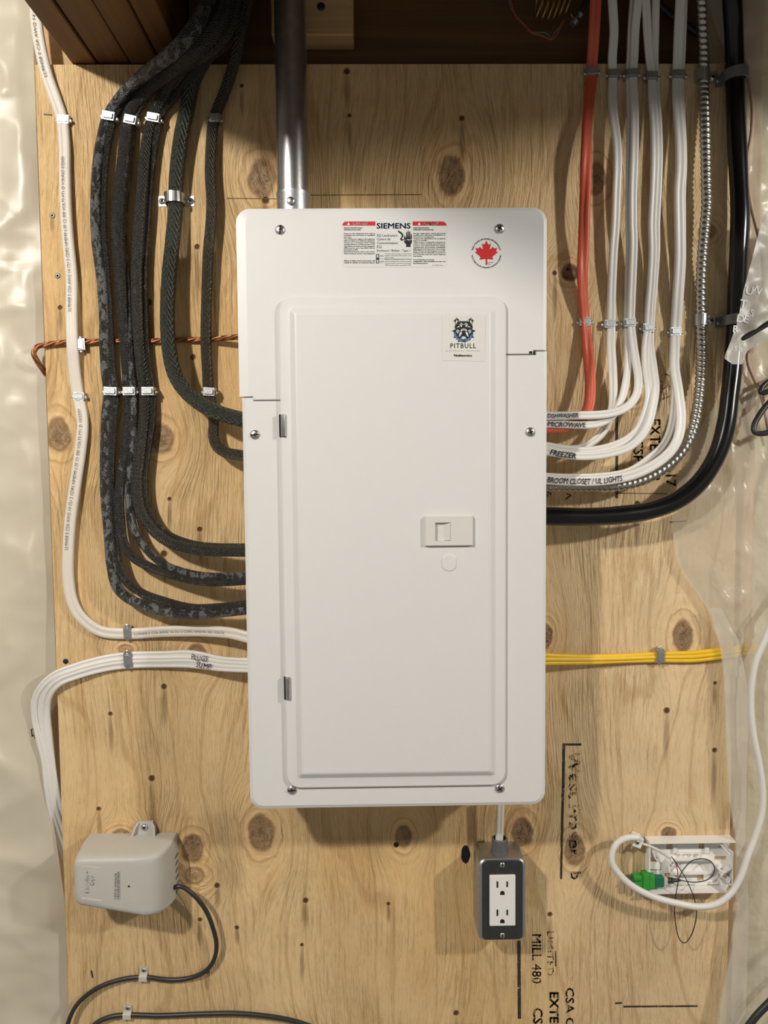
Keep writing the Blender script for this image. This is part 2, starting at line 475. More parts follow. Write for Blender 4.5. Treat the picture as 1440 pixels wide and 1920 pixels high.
# ------------------------------------------------------------------ lettering
_tc = {}
def glyphs(s, bold=0.0, space=1.0):
    key = (s, bold, space)
    if key not in _tc:
        cu = bpy.data.curves.new('t', 'FONT'); cu.body = s; cu.size = 1.0; cu.resolution_u = 2; cu.offset = bold; cu.space_character = space
        ob = bpy.data.objects.new('t', cu)
        me = ob.to_mesh()
        vs = [(v.co.x, v.co.y) for v in me.vertices]; fs = [tuple(p.vertices) for p in me.polygons]
        ob.to_mesh_clear(); bpy.data.objects.remove(ob); bpy.data.curves.remove(cu)
        _tc[key] = (vs, fs)
    return _tc[key]
CAP = None
def text2d(s, h, width=None, bold=0.0, space=1.0, slant=0.0, jitter=0.0):
    """Lettering in a local frame: cap height h, optional total width; returns verts, faces, width."""
    global CAP
    if CAP is None:
        v, _ = glyphs('H'); CAP = max(y for x, y in v)
    vs, fs = glyphs(s, 0.0, space)
    if bold > .001 and vs:      # heavier strokes: the outline laid down a few times, slightly apart
        n0 = len(vs); v0, f0 = vs, fs; vs, fs = [], []
        for k, (ox, oy) in enumerate(((-1, 0), (1, 0), (0, 1), (0, -1))):
            vs = vs+[(x+ox*bold, y+oy*bold) for x, y in v0]; fs = fs+[tuple(i+k*n0 for i in f) for f in f0]
    if not vs: return [], [], 0
    x0 = min(x for x, y in vs); x1 = max(x for x, y in vs)
    ky = h/CAP; kx = ky if width is None else width/(x1-x0)
    out = []
    for x, y in vs:
        j = jitter*h*math.sin(x*2.3+1.3) if jitter else 0
        out.append(((x-x0)*kx+slant*y*ky, y*ky+j))
    return out, fs, (x1-x0)*kx
def text_px(mb, s, x, y, h, width=None, d=0.0, rot=0, bold=0.0, space=1.0, slant=0.0, jitter=0.0, center=False):
    """rot 0 upright, 90 reads downward (tops to the right), -90 reads upward (tops to the left), or any angle in degrees as float."""
    vs, fs, wd = text2d(s, h, width, bold, space, slant, jitter)
    a = math.radians(rot); ca, sa = math.cos(a), math.sin(a)
    o = -wd/2 if center else 0
    mb.add([P(x+(u+o)*ca+v*sa, y+(u+o)*sa-v*ca, d) for u, v in vs], fs); return wd
def text_arc(mb, s, cx, cy, r, h, a0, a1, d, inside=False, bold=0.0):
    """Lettering set round a circle from angle a0 to a1 (degrees, clockwise from the top)."""
    vs, fs, wd = text2d(s, h, 1.0, bold)
    out = []
    for u, v in vs:
        a = math.radians(a0+(a1-a0)*u); rr = r-v if inside else r+v
        out.append(P(cx+rr*math.sin(a), cy-rr*math.cos(a), d))
    mb.add(out, fs)
def text_path(mb, s, path, s0, h, width, top, flip=False, bold=0.0, slant=0.0, jitter=0.0, off=0.0, spread=0.0):
    vs, fs, wd = text2d(s, h, width, bold, 1.0, slant, jitter)
    out = []
    for u, v in vs:
        a = v-h/2
        if flip: p, T, N, B = path.at(s0-u); a = -a
        else: p, T, N, B = path.at(s0+u)
        a += off
        out.append(p+N*a+B*(top(a)+.0004))
    mb.add(out, fs)

# ================================================================== the setting
wb = MB(); box(wb, (-1.6, .060, -1.2), (1.6, .12, .90)); struct(wb.build('wall_back', M['insulation']))
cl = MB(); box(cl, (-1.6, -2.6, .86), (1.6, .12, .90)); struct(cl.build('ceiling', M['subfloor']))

# multi-ply beam running towards the viewer above the board
zb = P(240, 121).z + .0015
bx = [P(x, 120).x for x in (133, 181, 244, 301, 346)]
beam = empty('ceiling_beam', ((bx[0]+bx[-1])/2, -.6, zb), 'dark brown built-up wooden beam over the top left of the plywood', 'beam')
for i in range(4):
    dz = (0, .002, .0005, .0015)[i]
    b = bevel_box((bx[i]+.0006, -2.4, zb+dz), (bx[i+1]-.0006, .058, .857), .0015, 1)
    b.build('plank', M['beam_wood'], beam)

x0 = P(349, 60).x; x1 = P(1330, 60).x
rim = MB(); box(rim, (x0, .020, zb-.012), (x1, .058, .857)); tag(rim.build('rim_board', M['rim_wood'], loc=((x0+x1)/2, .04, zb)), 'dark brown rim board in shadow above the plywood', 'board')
tp = MB(); box(tp, (P(60, 100).x, .022, zb-.012), (bx[0]-.001, .058, .857))
tag(tp.build('top_plate', M['pale_wood'], loc=(P(95, 100).x, .04, zb)), 'pale wooden plate beside the beam behind the cream cable', 'board')

# added joist out of view, put in to shade the right bulb's light
jb = bevel_box((.86, -2.4, zb+.004), (.90, .058, .857), .002, 1)
tag(jb.build('added_shade_joist', M['beam_wood'], loc=(.88, -.6, zb)), 'added unseen joist right of the plywood, shading the right bulb', 'joist')

# plywood backboard
PXL, PXR = -.4195, .4825
ZT, ZB = zb-.0015, -1.0
def make_ply():
    """Board with a finely divided face that carries the layout of grain, knots and pin knots."""
    nx, nz = 440, 730
    xs = np.linspace(PXL, PXR, nx+1); zs = np.linspace(ZB, ZT, nz+1)
    X, Zg = np.meshgrid(xs, zs); X = X.ravel(); Zg = Zg.ravel(); n = len(X)
    co = np.stack([X, np.zeros(n), Zg], 1)
    k = np.arange(nz)[:, None]*(nx+1)+np.arange(nx)[None, :]; k = k.ravel()
    quads = np.stack([k, k+1, k+nx+2, k+nx+1], 1)
    back = np.array([(PXL, .018, ZB), (PXR, .018, ZB), (PXR, .018, ZT), (PXL, .018, ZT)])
    i0, i1, i2, i3 = 0, nx, (nz+1)*(nx+1)-1, nz*(nx+1); B0 = n
    bottom = list(range(0, nx+1)); top = [nz*(nx+1)+i for i in range(nx+1)]; left = [j*(nx+1) for j in range(nz+1)]; right = [j*(nx+1)+nx for j in range(nz+1)]
    faces = [tuple(q) for q in quads.tolist()]
    faces += [(B0, B0+3, B0+2, B0+1), tuple(bottom[::-1])+(B0, B0+1), tuple(top)+(B0+2, B0+3), tuple(left)+(B0+3, B0), tuple(right[::-1])+(B0+1, B0+2)]
    me = bpy.data.meshes.new('plywood_board'); me.from_pydata(np.concatenate([co, back]).tolist(), [], faces)
    warp = .010*np.sin(X*9+1.5*np.sin(Zg*4.1)+Zg*2.3)+.005*np.sin(X*31+Zg*7.7)+.003*np.sin(Zg*23+X*12)
    U = X+warp; kd = np.full(n, 9.0); hs = np.zeros(n); pd = np.full(n, 9.0); rs = np.full(n, 9.0)
    for (px, py, rx, ry, st) in KN:
        c = P(px, py); dx = X-c.x; d = np.hypot(dx/(rx*PXM), (Zg-c.z)/(ry*PXM))
        t = np.clip((4.6-d)/4.0, 0, 1); inf = t*t*(3-2*t)
        U = U-dx*.86*inf; nearer = d < kd; kd = np.where(nearer, d, kd); hs = np.where(nearer, st, hs)
    for i, (px, py) in enumerate(PIN):
        c = P(px, py); r = (3.2+(i*7 % 5)*.55)*PXM; L = 6+(i*5 % 7)*1.6
        pd = np.minimum(pd, np.hypot((X-c.x)/r, (Zg-c.z)/r)); rs = np.minimum(rs, np.hypot((X-c.x)/(r*1.5), (Zg-c.z+r*L*.8)/(r*L)))
    for nm, arr in (('grain', U), ('knot', kd), ('heart', hs), ('pin', pd), ('resin', rs)):
        a_ = me.attributes.new(nm, 'FLOAT', 'POINT'); a_.data.foreach_set('value', np.concatenate([arr, np.full(4, 9.0 if nm != 'grain' else 0.0)]).astype(np.float32))
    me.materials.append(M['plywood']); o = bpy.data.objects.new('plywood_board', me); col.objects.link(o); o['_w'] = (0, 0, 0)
    return o
ply = make_ply()
tag(ply, 'large knotty plywood backboard the electrical panel is mounted on', 'board')

# stud showing through the film on the right
sx0, sx1 = PXR+.001, PXR+.03
st = bevel_box((sx0, .012, -1.1), (sx1, .058, .755), .002, 1)
tag(st.build('wall_stud', M['stud_wood'], loc=(sx0, .03, -1.1)), 'wooden wall stud beside the right edge of the plywood under film', 'stud')

stl = bevel_box((P(30, 1400).x, .034, -1.1), (PXL+.03, .058, .45), .002, 1)
tag(stl.build('wall_stud', M['stud_wood'], loc=(PXL, .045, -1.1)), 'wooden wall stud behind the left film and plywood edge', 'stud')

# block next to the conduit
A = P(509, 66, 38*MM-.020); Bp = P(663, 66, 38*MM-.020)
blk = empty('wood_block', ((A.x+Bp.x)/2, 0, A.z), 'pale wooden block screwed to the rim board behind the conduit', 'block')
bevel_box((A.x, -.018, A.z), (Bp.x, .0195, A.z+.17), .002, 1).build('block_body', M['pale_wood'], blk)
def screw_px(px, py, d, r, parent=None, name='screw', mat='steel', slot='black_hole', kind='cross', rot=20, h=.35, label=None):
    c = P(px, py, d); mb = MB()
    lathe(mb, c, (0, -1, 0), [(-.0012, r), (0, r), (r*h*.45, r*.93), (r*h*.8, r*.65), (r*h, r*.25)], 18)
    if parent is None:
        o = empty(name, c, label, 'screw'); mb.build('screw_head', M[mat], o, smooth=True, sharp=60)
    else: o = mb.build(name, M[mat], parent, smooth=True, sharp=60)
    s = MB(); a = math.radians(rot)
    def bar(ang, L, W):
        u = Vector((math.cos(ang), 0, math.sin(ang))); v = Vector((-math.sin(ang), 0, math.cos(ang)))
        cc = c+Vector((0, -(r*h+.0002), 0)); pts = [cc+u*L+v*W, cc-u*L+v*W, cc-u*L-v*W, cc+u*L-v*W]
        s.add(pts+[p+Vector((0, r*h*.55, 0)) for p in pts], [(0,1,2,3),(0,4,5,1),(1,5,6,2),(2,6,7,3),(3,7,4,0)])
    if kind == 'cross': bar(a, r*.6, r*.11); bar(a+PI/2, r*.6, r*.11)
    elif kind == 'slot': bar(a, r*.85, r*.12); bar(a+PI/2, r*.35, r*.10)
    else: bar(a, r*.34, r*.34)
    s.build('slot' if kind != 'square' else 'socket', M[slot], o)
    return o
screw_px(602, 12, .0185, .005, blk, mat='dark_metal')

# ================================================================== plywood printing
def ply_text(name, mat, *a):
    mb = MB(); text_px(mb, *a); mb.build(name, M[mat], ply)
def ply_line(name, mat, pts):
    mb = MB(); poly_px(mb, pts, 0, .0004); mb.build(name, M[mat], ply)
for a in (('EXTERIOR', 1219, 786, 19, 118, .0005, 90, .02), ('CSP', 1188, 823, 18, 44, .0005, 90, .02), ('1-17', 1249, 868, 18, 44, .0005, 90, .02),
          ('MILL 480', 998, 1752, 17, 92, .0005, 90, .004), ('CSP', 1000, 1890, 17, 44, .0005, 90, .02), ('EXTERIOR', 1031, 1860, 16, 118, .0005, 90, .03), ('CSA O121', 1061, 1852, 15, 112, .0005, 90, .015)):
    ply_text('stencil_lettering', 'stencil', *a)
for a in (('West Fraser', 1067, 1408, 21, 200, .0005, 90, .03), ('b', 1070, 1634, 20, 15, .0005, 90, .03), ('LIMITED', 1026, 1746, 12, 84, .0005, 90, .01), ('CSA', 1238, 700, 20, 52, .0005, 90, .0), ('O', 1068, 1832, 8, 7, .0005, 90, .0)):
    ply_text('stencil_lettering', 'stencil_worn', *a)
for q in ([(970,1764),(976,1764),(977,1910),(971,1910)], [(1154,772),(1159,772),(1159,934),(1154,934)], [(1055,1394),(1090,1394),(1090,1398),(1060,1398),(1054,1648),(1050,1648)], [(1169,1886),(1308,1885),(1308,1888),(1169,1889)], [(1154,1880),(1166,1879),(1166,1882),(1154,1883)], [(1041,1784),(1043,1784),(1043,1812),(1041,1812)]):
    ply_line('stencil_line', 'stencil', q)
for q in ([(583,365),(790,364),(790,365.6),(583,366.6)], [(1158,924),(1252,925),(1252,926.5),(1158,925.5)], [(425,371),(520,372),(520,373.4),(425,372.4)], [(1256,978),(1288,976),(1288,978),(1256,980)]):
    ply_line('pencil_line', 'pencil', q)
ply_text('handwriting', 'ink_black', 'W', 1024, 934, 11, 14, .0005, -25, .0, 1, .2)
ply_text('handwriting', 'ink_black', '7', 1058, 936, 12, 11, .0005, 20, .0)
# split knot: dark hole left of the receptacle
hole = MB(); poly_px(hole, [(873+8.5*math.cos(a)*(1+.08*math.sin(5*a+1)), 1602+17*math.sin(a)*(1+.05*math.sin(9*a))) for a in [i*PI/10 for i in range(20)]], 0, .0004)
hole.build('knot_hole', M['black_hole'], ply)

# ================================================================== electrical panel
PD = .112
panel = empty('electrical_panel', (.026, 0, -.41), 'tall white electrical panel with a closed door in the middle of the plywood', 'electrical panel')
bevel_box((-.1455, -.100, -.408), (.198, -.0008, .280), .002, 1).build('enclosure', M['panel_white'], panel)
def W2(px, py, d=PD): v = P(px, py, d); return (v.x, v.z)
def plate(name, pts, ins, dz0, dz1, mat, parent, bev=.0018):
    inn = offset_poly(pts, ins)
    mb = MB(); rings(mb, [[(x, -dz0, z) for x, z in pts], [(x, -(dz1-bev), z) for x, z in pts], [(x, -dz1, z) for x, z in inn]], True, True)
    return mb.build(name, M[mat], parent)
def arc2(cx, cz, r, a0, a1, n=7): return [(cx+r*math.cos(math.radians(a0+(a1-a0)*i/n)), cz+r*math.sin(math.radians(a0+(a1-a0)*i/n))) for i in range(n+1)]
UL, UR, UT = -.1528, .2050, .2885
zl1 = W2(460, 744)[1]; zl2 = W2(500, 750)[1]; zr1 = W2(970, 664)[1]; zr2 = W2(1010, 657)[1]
xa = W2(474, 746)[0]; xb = W2(1000, 660)[0]; xm = .03
R_ = .016
up = [(UL, zl1), (xa, zl1), (xa, zl2), (xm, zl2), (xm, zr1), (xb, zr1), (xb, zr2), (UR, zr2)] + arc2(UR-R_, UT-R_, R_, 0, 90) + arc2(UL+R_, UT-R_, R_, 90, 180)
ins = []
for i in range(len(up)):
    a, b = up[i], up[(i+1) % len(up)]
    left = a[0] < UL+R_*1.1 and b[0] < UL+R_*1.1
    ins.append(.0006 if i < 7 else (.011 if left and abs(a[0]-b[0]) < .006 else .004 if not left else .008))
plate('upper_cover', up, ins, .098, PD, 'panel_white', panel)
LL, LR, LB = -.1497, .2056, -.4172; g = .0009
lo = [(LR, zr2-g), (xb+.0035, zr2-g), (xb+.0035, zr1-g), (xm+g, zr1-g), (xm+g, zl2-g), (xa+g, zl2-g), (xa+g, zl1-g), (LL, zl1-g)] + arc2(LL+R_, LB+R_, R_, 180, 270) + arc2(LR-R_, LB+R_, R_, 270, 360)
ins = [.0006]*7 + [.004]*(len(lo)-7)
plate('lower_cover', lo, ins, .098, PD, 'panel_white', panel)
nt = MB(); c = P(995, 661, PD); box(nt, (c.x-.0018, -PD-.0002, c.z-.0014), (c.x+.0018, -PD+.004, c.z+.0014)); nt.build('cover_notch', M['black_hole'], panel)

# door
tl = W2(523, 558, .116); brr = W2(948, 1472, .116); bl = W2(537, 1472, .116)
dx0, dx1, dz0_, dz1_ = (tl[0]+bl[0])/2, brr[0], brr[1], tl[1]
dr = rrect(dx0, dz0_, dx1, dz1_, .016, 7)
def ringd(ins_, d, r):
    return [(x, -d, z) for x, z in rrect(dx0+ins_, dz0_+ins_, dx1-ins_, dz1_-ins_, r, 7)]
dm = MB()
rings(dm, [ringd(0, PD+.0005, .016), ringd(0, PD+.0036, .016), ringd(.0012, PD+.0046, .0150), ringd(.0105, PD+.0046, .0065), ringd(.0125, PD+.0050, .0050), ringd(.0185, PD+.0092, .0020), ringd(.0205, PD+.0098, .0010)], True, True)
door = dm.build('door', M['panel_white'], panel, smooth=True, sharp=12)
DF = PD+.0098      # door face depth
for hx, hy in ((529.5, 798), (538.5, 1291)):
    a = P(hx, hy-21, PD+.0055); b = P(hx, hy+21, PD+.0055)
    s = MB(); box(s, (a.x-.0040, -PD-.0052, b.z), (a.x+.0036, -PD+.001, a.z)); sl = s.build('hinge', M['black_hole'], panel)
    s = MB(); lathe(s, (a.x+.0008, -PD-.0052, b.z+.0006), (0, 0, 1), [(0, .0028), (.0005, .0031), (abs(a.z-b.z)-.0012, .0031), (abs(a.z-b.z)-.0008, .0028)], 14)
    s.build('hinge_pin', M['steel'], sl, smooth=True)
# latch
q = [W2(x, y, DF+.004) for x, y in ((798, 970), (886, 1022))]
lx0, lz1, lx1, lz0 = q[0][0], q[0][1], q[1][0], q[1][1]
h = [W2(x, y, DF+.004) for x, y in ((816, 980), (845, 1014))]
hx0, hz1, hx1, hz0 = h[0][0], h[0][1], h[1][0], h[1][1]
lm = MB()
def rect4(x0, x1, z0, z1, d): return [(x0, -d, z0), (x1, -d, z0), (x1, -d, z1), (x0, -d, z1)]
dl = DF+.0045
rings(lm, [rect4(lx0-.0012, lx1+.0012, lz0-.0012, lz1+.0012, DF-.0005), rect4(lx0, lx1, lz0, lz1, dl), rect4(hx0, hx1, hz0, hz1, dl), rect4(hx0, hx1, hz0, hz1, DF+.0002), ], False, True)
latch = lm.build('latch', M['latch_white'], panel)
sl = MB(); sl.add([(hx0+.0006, -DF-.0004, hz0+.0005), (hx0+.010, -DF-.0004, hz0+.0005), (hx1-.0002, -dl+.0003, hz0+.0005), (hx0+.0006, -DF-.0004, hz1-.0005), (hx0+.010, -DF-.0004, hz1-.0005), (hx1-.0002, -dl+.0003, hz1-.0005)], [(0,1,4,3),(1,2,5,4)])
sl.build('slide', M['latch_white'], latch)
# lock knockout below the latch
ko = []
for i in range(28):
    a = 2*PI*i/28; x = 15.5*math.cos(a); y = 15.5*math.sin(a)
    ko.append((842+max(-13, min(13, x)), 1055+y))
kp = [W2(x, y, DF) for x, y in ko]; kc = offset_poly(kp, [.0006]*28)
km = MB(); rings(km, [[(x, -DF+.0004, z) for x, z in kp], [(x, -DF-.0006, z) for x, z in kp], [(x, -DF-.0009, z) for x, z in kc]], False, True)
km.build('knockout', M['panel_white'], panel)
for i, (x, y, k, r) in enumerate(((525.5, 431, 'slot', 85), (937, 429, 'cross', 60), (478, 815, 'slot', 10), (994.5, 810, 'cross', 20), (547.5, 1481, 'slot', 5), (937, 1478, 'cross', 35))):
    screw_px(x, y, PD, .0058, panel, 'cover_screw', 'steel', 'black_hole', k, r, .42)

# danger label
LD = PD+.0005
def lab(mb, pts, dd=0): mb.add([P(x, y, LD+dd) for x, y in pts], [tuple(range(len(pts)))])
lb = MB(); poly_px(lb, rrect(642, 415, 838, 501, 7, 4), PD-.0005, PD+.0003)
label_ = lb.build('danger_label', M['sticker'], panel); label_['label'] = 'white danger label with red headers and small print'
for pts_, tx, t0 in (([(642, 423), (642.6, 420), (644.5, 417), (648, 415.2), (703.8, 415.2), (703.8, 423)], 653.5, 661.5), ([(774, 423), (774, 415.2), (830, 415.2), (834.5, 417), (837, 420), (837.4, 423)], 786, 792.5)):
    rd = MB(); lab(rd, pts_); rd.build('red_header', M['ink_red'], label_)
    wt = MB(); text_px(wt, 'DANGER', t0, 422, 5.0, 30, LD+.0003, 0, .01); lab(wt, [(tx-2.8, 421.7), (tx, 416.8), (tx+2.8, 421.7)], .0003)
    wt.build('header_lettering', M['ink_white'], label_)
bl_ = MB(); text_px(bl_, 'SIEMENS', 706, 428.2, 9.6, 64, LD, 0, .028); bl_.build('brand_lettering', M['ink_blue'], label_)
bk = MB()
for i, (s, wd) in enumerate((('EQ Loadcentre', 38), ('Centre de', 25), ('Consommation', 39), ('EQ', 8.5), ('Enclosure / Boîtier : Type 1', 62))):
    text_px(bk, s, 707, 443.6+i*7.05, 4.7 if i < 4 else 4.2, wd, LD)
EN = ['HAZARD OF ELECTRIC SHOCK,', 'EXPLOSION OR ARC FLASH.', None, 'Keep out, this equipment must only be', 'installed and serviced by qualified', 'personnel.', 'Turn off all power supply to this equipment', 'before working on or inside the equipment.', 'Always use a properly rated voltage', 'sensing device to confirm power is off.', 'Appropriate personal protective equipment', '(PPE) must be worn. See NFPA 70E for', 'information on PPE.', 'Reinstall all devices, doors, and covers', 'before turning on power to the equipment.', None, None, None, 'Failure to follow these instructions will', 'result in death or serious injury.']
FR = ['RISQUE D\'ÉLECTROCUTION,', 'D\'EXPLOSION OU D\'ÉCLAIR D\'ARC.', None, 'Ne pas s\'approcher, seul le personnel', 'qualifié peut effectuer l\'installation et', 'l\'entretien de cet équipement.', 'Coupez toute alimentation de cet appareil', 'avant d\'y travailler.', 'Utilisez toujours un dispositif de détection de', 'tension à valeur nominale appropriée pour', 's\'assurer que l\'alimentation est coupée.', 'L\'équipement de protection individuelle', '(EPI) approprié doit être porté. Voir la norme', 'NFPA 70E pour les informations sur les EPI.', 'Replacez tous les dispositifs, les portes et', 'les couvercles avant de mettre l\'appareil', 'sous tension.', None, 'Si ces précautions ne sont pas', 'respectées, cela entraînera la mort ou', 'des blessures graves.']
def column(lines, x, y, step, wmax, ch):
    full = max(len(s) for s in lines if s)
    for i, s in enumerate(lines):
        if not s: continue
        wd = wmax if len(s) > full*.74 else wmax*len(s)/full*1.02
        text_px(bk, s, x, y+i*step, ch, wd, LD, 0, .03 if i < 2 or i > len(lines)-4 else .018)
column(EN, 645, 428.5, 3.42, 58, 2.1); column(FR, 775, 428.5, 3.30, 60, 2.1)
for i, s in enumerate(('Contact trip position to reset move', 'handle to extreme OFF position, then', 'reset to ON.', 'Position de déclenchement à la suite', 'd\'une surcharge. Pour réarmer pousser', 'le levier jusqu\'au maximum de la position', '"OFF" puis le ramener en position "ON".')):
    text_px(bk, s, 721.5, 476.8+i*3.55, 2.0, 50 if len(s) > 20 else 17, LD)
text_px(bk, 'ON', 713, 481.5, 3.3, 5.4, LD); text_px(bk, 'OFF', 713, 492.5, 3.3, 6.4, LD)
text_px(bk, '11-A-1046-01 Rev 01', 810, 498, 1.7, 21, LD)
def frame_px(mb, x0, y0, x1, y1, t, dd=0):
    lab(mb, [(x0, y0), (x1, y0), (x1, y0+t), (x0, y0+t)], dd); lab(mb, [(x0, y1-t), (x1, y1-t), (x1, y1), (x0, y1)], dd)
    lab(mb, [(x0, y0), (x0+t, y0), (x0+t, y1), (x0, y1)], dd); lab(mb, [(x1-t, y0), (x1, y0), (x1, y1), (x1-t, y1)], dd)
frame_px(bk, 705, 476.5, 711, 494, .8); lab(bk, [(706, 483), (710, 483), (710, 487), (706, 487)])
frame_px(bk, 706, 477.5, 710, 481.5, .4); frame_px(bk, 706, 488.5, 710, 492.5, .4); lab(bk, [(711, 484.8), (772, 484.8), (772, 485.2), (711, 485.2)])
# hand and cable pictogram (zoomed tracing: 6.545x, origin 630,405)
Z = lambda pts: [(630+x/6.545, 405+y/6.545) for x, y in pts]
lab(bk, Z([(860,380),(862,350),(835,320),(835,305),(870,292),(900,300),(932,285),(930,330),(915,350),(915,380)]))
lab(bk, Z([(835,296),(835,250),(848,240),(852,265),(860,265),(862,195),(873,190),(878,262),(880,262),(882,182),(892,182),(895,262),(898,262),(900,190),(912,190),(914,265),(918,265),(920,222),(930,220),(932,275),(905,290),(880,283),(855,295)]))
lab(bk, Z([(758,178),(772,180),(812,206),(828,228),(826,250),(812,270),(808,284),(830,285),(832,298),(800,303),(788,292),(790,275),(806,250),(806,234),(796,222),(762,196)]))
bk.build('lettering', M['ink_black'], label_)

# maple leaf sticker
half = [(0,1.0),(.10,.78),(.13,.72),(.20,.75),(.30,.80),(.24,.52),(.22,.40),(.30,.42),(.44,.58),(.48,.48),(.52,.45),(.72,.49),(.65,.30),(.64,.24),(.76,.17),(.42,-.12),(.40,-.18),(.45,-.36),(.14,-.31),(.045,-.32),(.055,-.72)]
leaf = half+[(-x, y) for x, y in reversed(half[1:])]
lx, ly, ls = 912, 474.5, 28.5
lf = MB(); rd2 = rrect(lx-30, ly-30, lx+30, ly+30, 29.9, 8); poly_px(lf, rd2, PD-.0005, PD+.0002)
leafst = lf.build('maple_leaf_sticker', M['panel_white'], panel); leafst['label'] = 'round sticker with a red maple leaf ringed by small print'
lf = MB(); lab(lf, [(lx+x*ls, ly+3-y*ls*.92) for x, y in leaf]); lf.build('maple_leaf', M['ink_red'], leafst)
lf = MB(); text_arc(lf, 'Made in Canada with domestic and imported parts', lx, ly, 25.5, 3.0, -78, 78, LD, bold=.02)
text_arc(lf, 'Fait au Canada avec des composantes canadiennes et importées', lx, ly, 28.2, 3.0, 262, 98, LD, True, .02)
text_px(lf, 'LOADCENTRE', 913.5, 493, 1.8, 11, LD); text_px(lf, 'MADE', 913.5, 496.2, 1.8, 6, LD); lf.build('lettering', M['ink_black'], leafst)

# contractor sticker on the door
SD = DF+.0005
sb = MB(); poly_px(sb, [(829, 590), (911, 591), (909, 677.5), (829, 676)], DF-.0006, DF+.0003)
dst = sb.build('logo_sticker', M['sticker_clear'], panel); dst['label'] = 'pale sticker with a black dog head in a blue spiked collar'
ZD = lambda pts: [(825+x/16, 580+y/16) for x, y in pts]
def art(name, mat, polys, dd):
    mb = MB()
    for pl in polys: mb.add([P(x, y, SD+dd) for x, y in ZD(pl)], [tuple(range(len(pl)))])
    mb.build(name, M[mat], dst)
mir = lambda pl: [(1425-x, y) for x, y in pl]
def ringarc(cx, cy, r0_, r1_, a0, a1, n=18):
    o = [(cx+r1_*math.cos(math.radians(a0+(a1-a0)*i/n)), cy+r1_*math.sin(math.radians(a0+(a1-a0)*i/n))) for i in range(n+1)]
    return o+[(cx+r0_*math.cos(math.radians(a1-(a1-a0)*i/n)), cy+r0_*math.sin(math.radians(a1-(a1-a0)*i/n))) for i in range(n+1)]
spk = [[(345,650),(440,612),(450,690)], [(400,862),(440,790),(490,840)], [(548,1000),(545,905),(620,930)]]
art('collar_spikes', 'ink_black', spk+[mir(s) for s in spk[:2]]+[[(745,1020),(710,935),(775,925)], [(910,950),(865,890),(905,880)]], 0)
art('collar', 'ink_blue', [ringarc(705, 690, 205, 292, -8, 188)], .0001)
art('collar_shine', 'ink_lightblue', [ringarc(705, 690, 240, 275, 20, 75), ringarc(705, 690, 240, 275, 100, 176)], .0002)
headl = [(712,355),(610,355),(590,330),(530,272),(485,252),(440,315),(398,368),(450,350),(450,400),(470,470),(440,520),(458,585),(438,640),(480,725),(535,800),(560,865),(640,860),(712,800)]
art('dog_head', 'ink_black', [headl+[p for p in reversed(mir(headl[1:-1]))]], .0003)
gr = [[(490,330),(520,320),(525,380),(490,440),(465,420)], [(635,400),(700,450),(690,470),(610,420)], [(575,455),(640,450),(665,500),(640,540),(610,490)],
      [(500,545),(560,500),(600,510),(575,535)], [(590,700),(640,665),(660,710),(610,800),(565,830)], [(480,620),(540,670),(550,740),(500,690)], [(500,590),(580,640),(575,680),(530,640)],
      [(455,300),(490,275),(500,290),(470,310)], [(560,310),(590,345),(580,380),(560,350)]]
art('dog_markings', 'sticker', gr+[mir(g_) for g_ in gr]+[[(610,640),(650,590),(712,575),(775,590),(815,640),(770,665),(750,630),(675,630),(655,665)], [(640,830),(700,810),(780,830),(740,860),(712,915),(680,870)]], .0004)
art('muzzle', 'ink_grey', [[(640,612),(680,590),(745,590),(785,612),(760,615),(670,615)]], .0005)
lt = MB()
text_px(lt, 'PITBULL', 844.5, 652.7, 8.8, 48, SD, 0, .01, 1.25)
text_px(lt, 'Pitbullelectrical.ca', 851, 668.2, 3.6, 34, SD, 0, .05)
lt.build('lettering', M['ink_black'], dst)
lt = MB(); text_px(lt, 'ELECTRICAL SERVICES', 836, 659, 2.1, 64, SD, 0, .0, 1.5); lt.build('small_lettering', M['ink_grey'], dst)

# ================================================================== conduit
cn = empty('steel_conduit', P(550, 392, .052), 'grey steel conduit rising from the top of the panel', 'conduit')
r = .0192; c = P(549.5, 366, .052); ct = .84
mb = MB(); lathe(mb, (c.x, -.052, c.z-.006), (0, 0, 1), [(0, r), (ct-c.z, r)], 32); mb.build('pipe', M['conduit'], cn, smooth=True)
zp = .281; mb = MB(); lathe(mb, (c.x+.0006, -.052, zp), (0, 0, 1), [(0, r*1.13), (.004, r*1.13), (.005, r*1.06), (c.z-zp-.003, r*1.06), (c.z-zp-.001, r*1.09), (c.z-zp+.0015, r*1.09), (c.z-zp+.002, r)], 32)
con = mb.build('connector', M['zinc'], cn, smooth=True)
a = P(545, 377, .052+r*1.06); mb = MB(); lathe(mb, a+Vector((0, .002, 0)), (0, -1, 0), [(0, .0048), (.0045, .0046), (.0055, .003)], 12); sc = mb.build('set_screw', M['steel'], con, smooth=True)

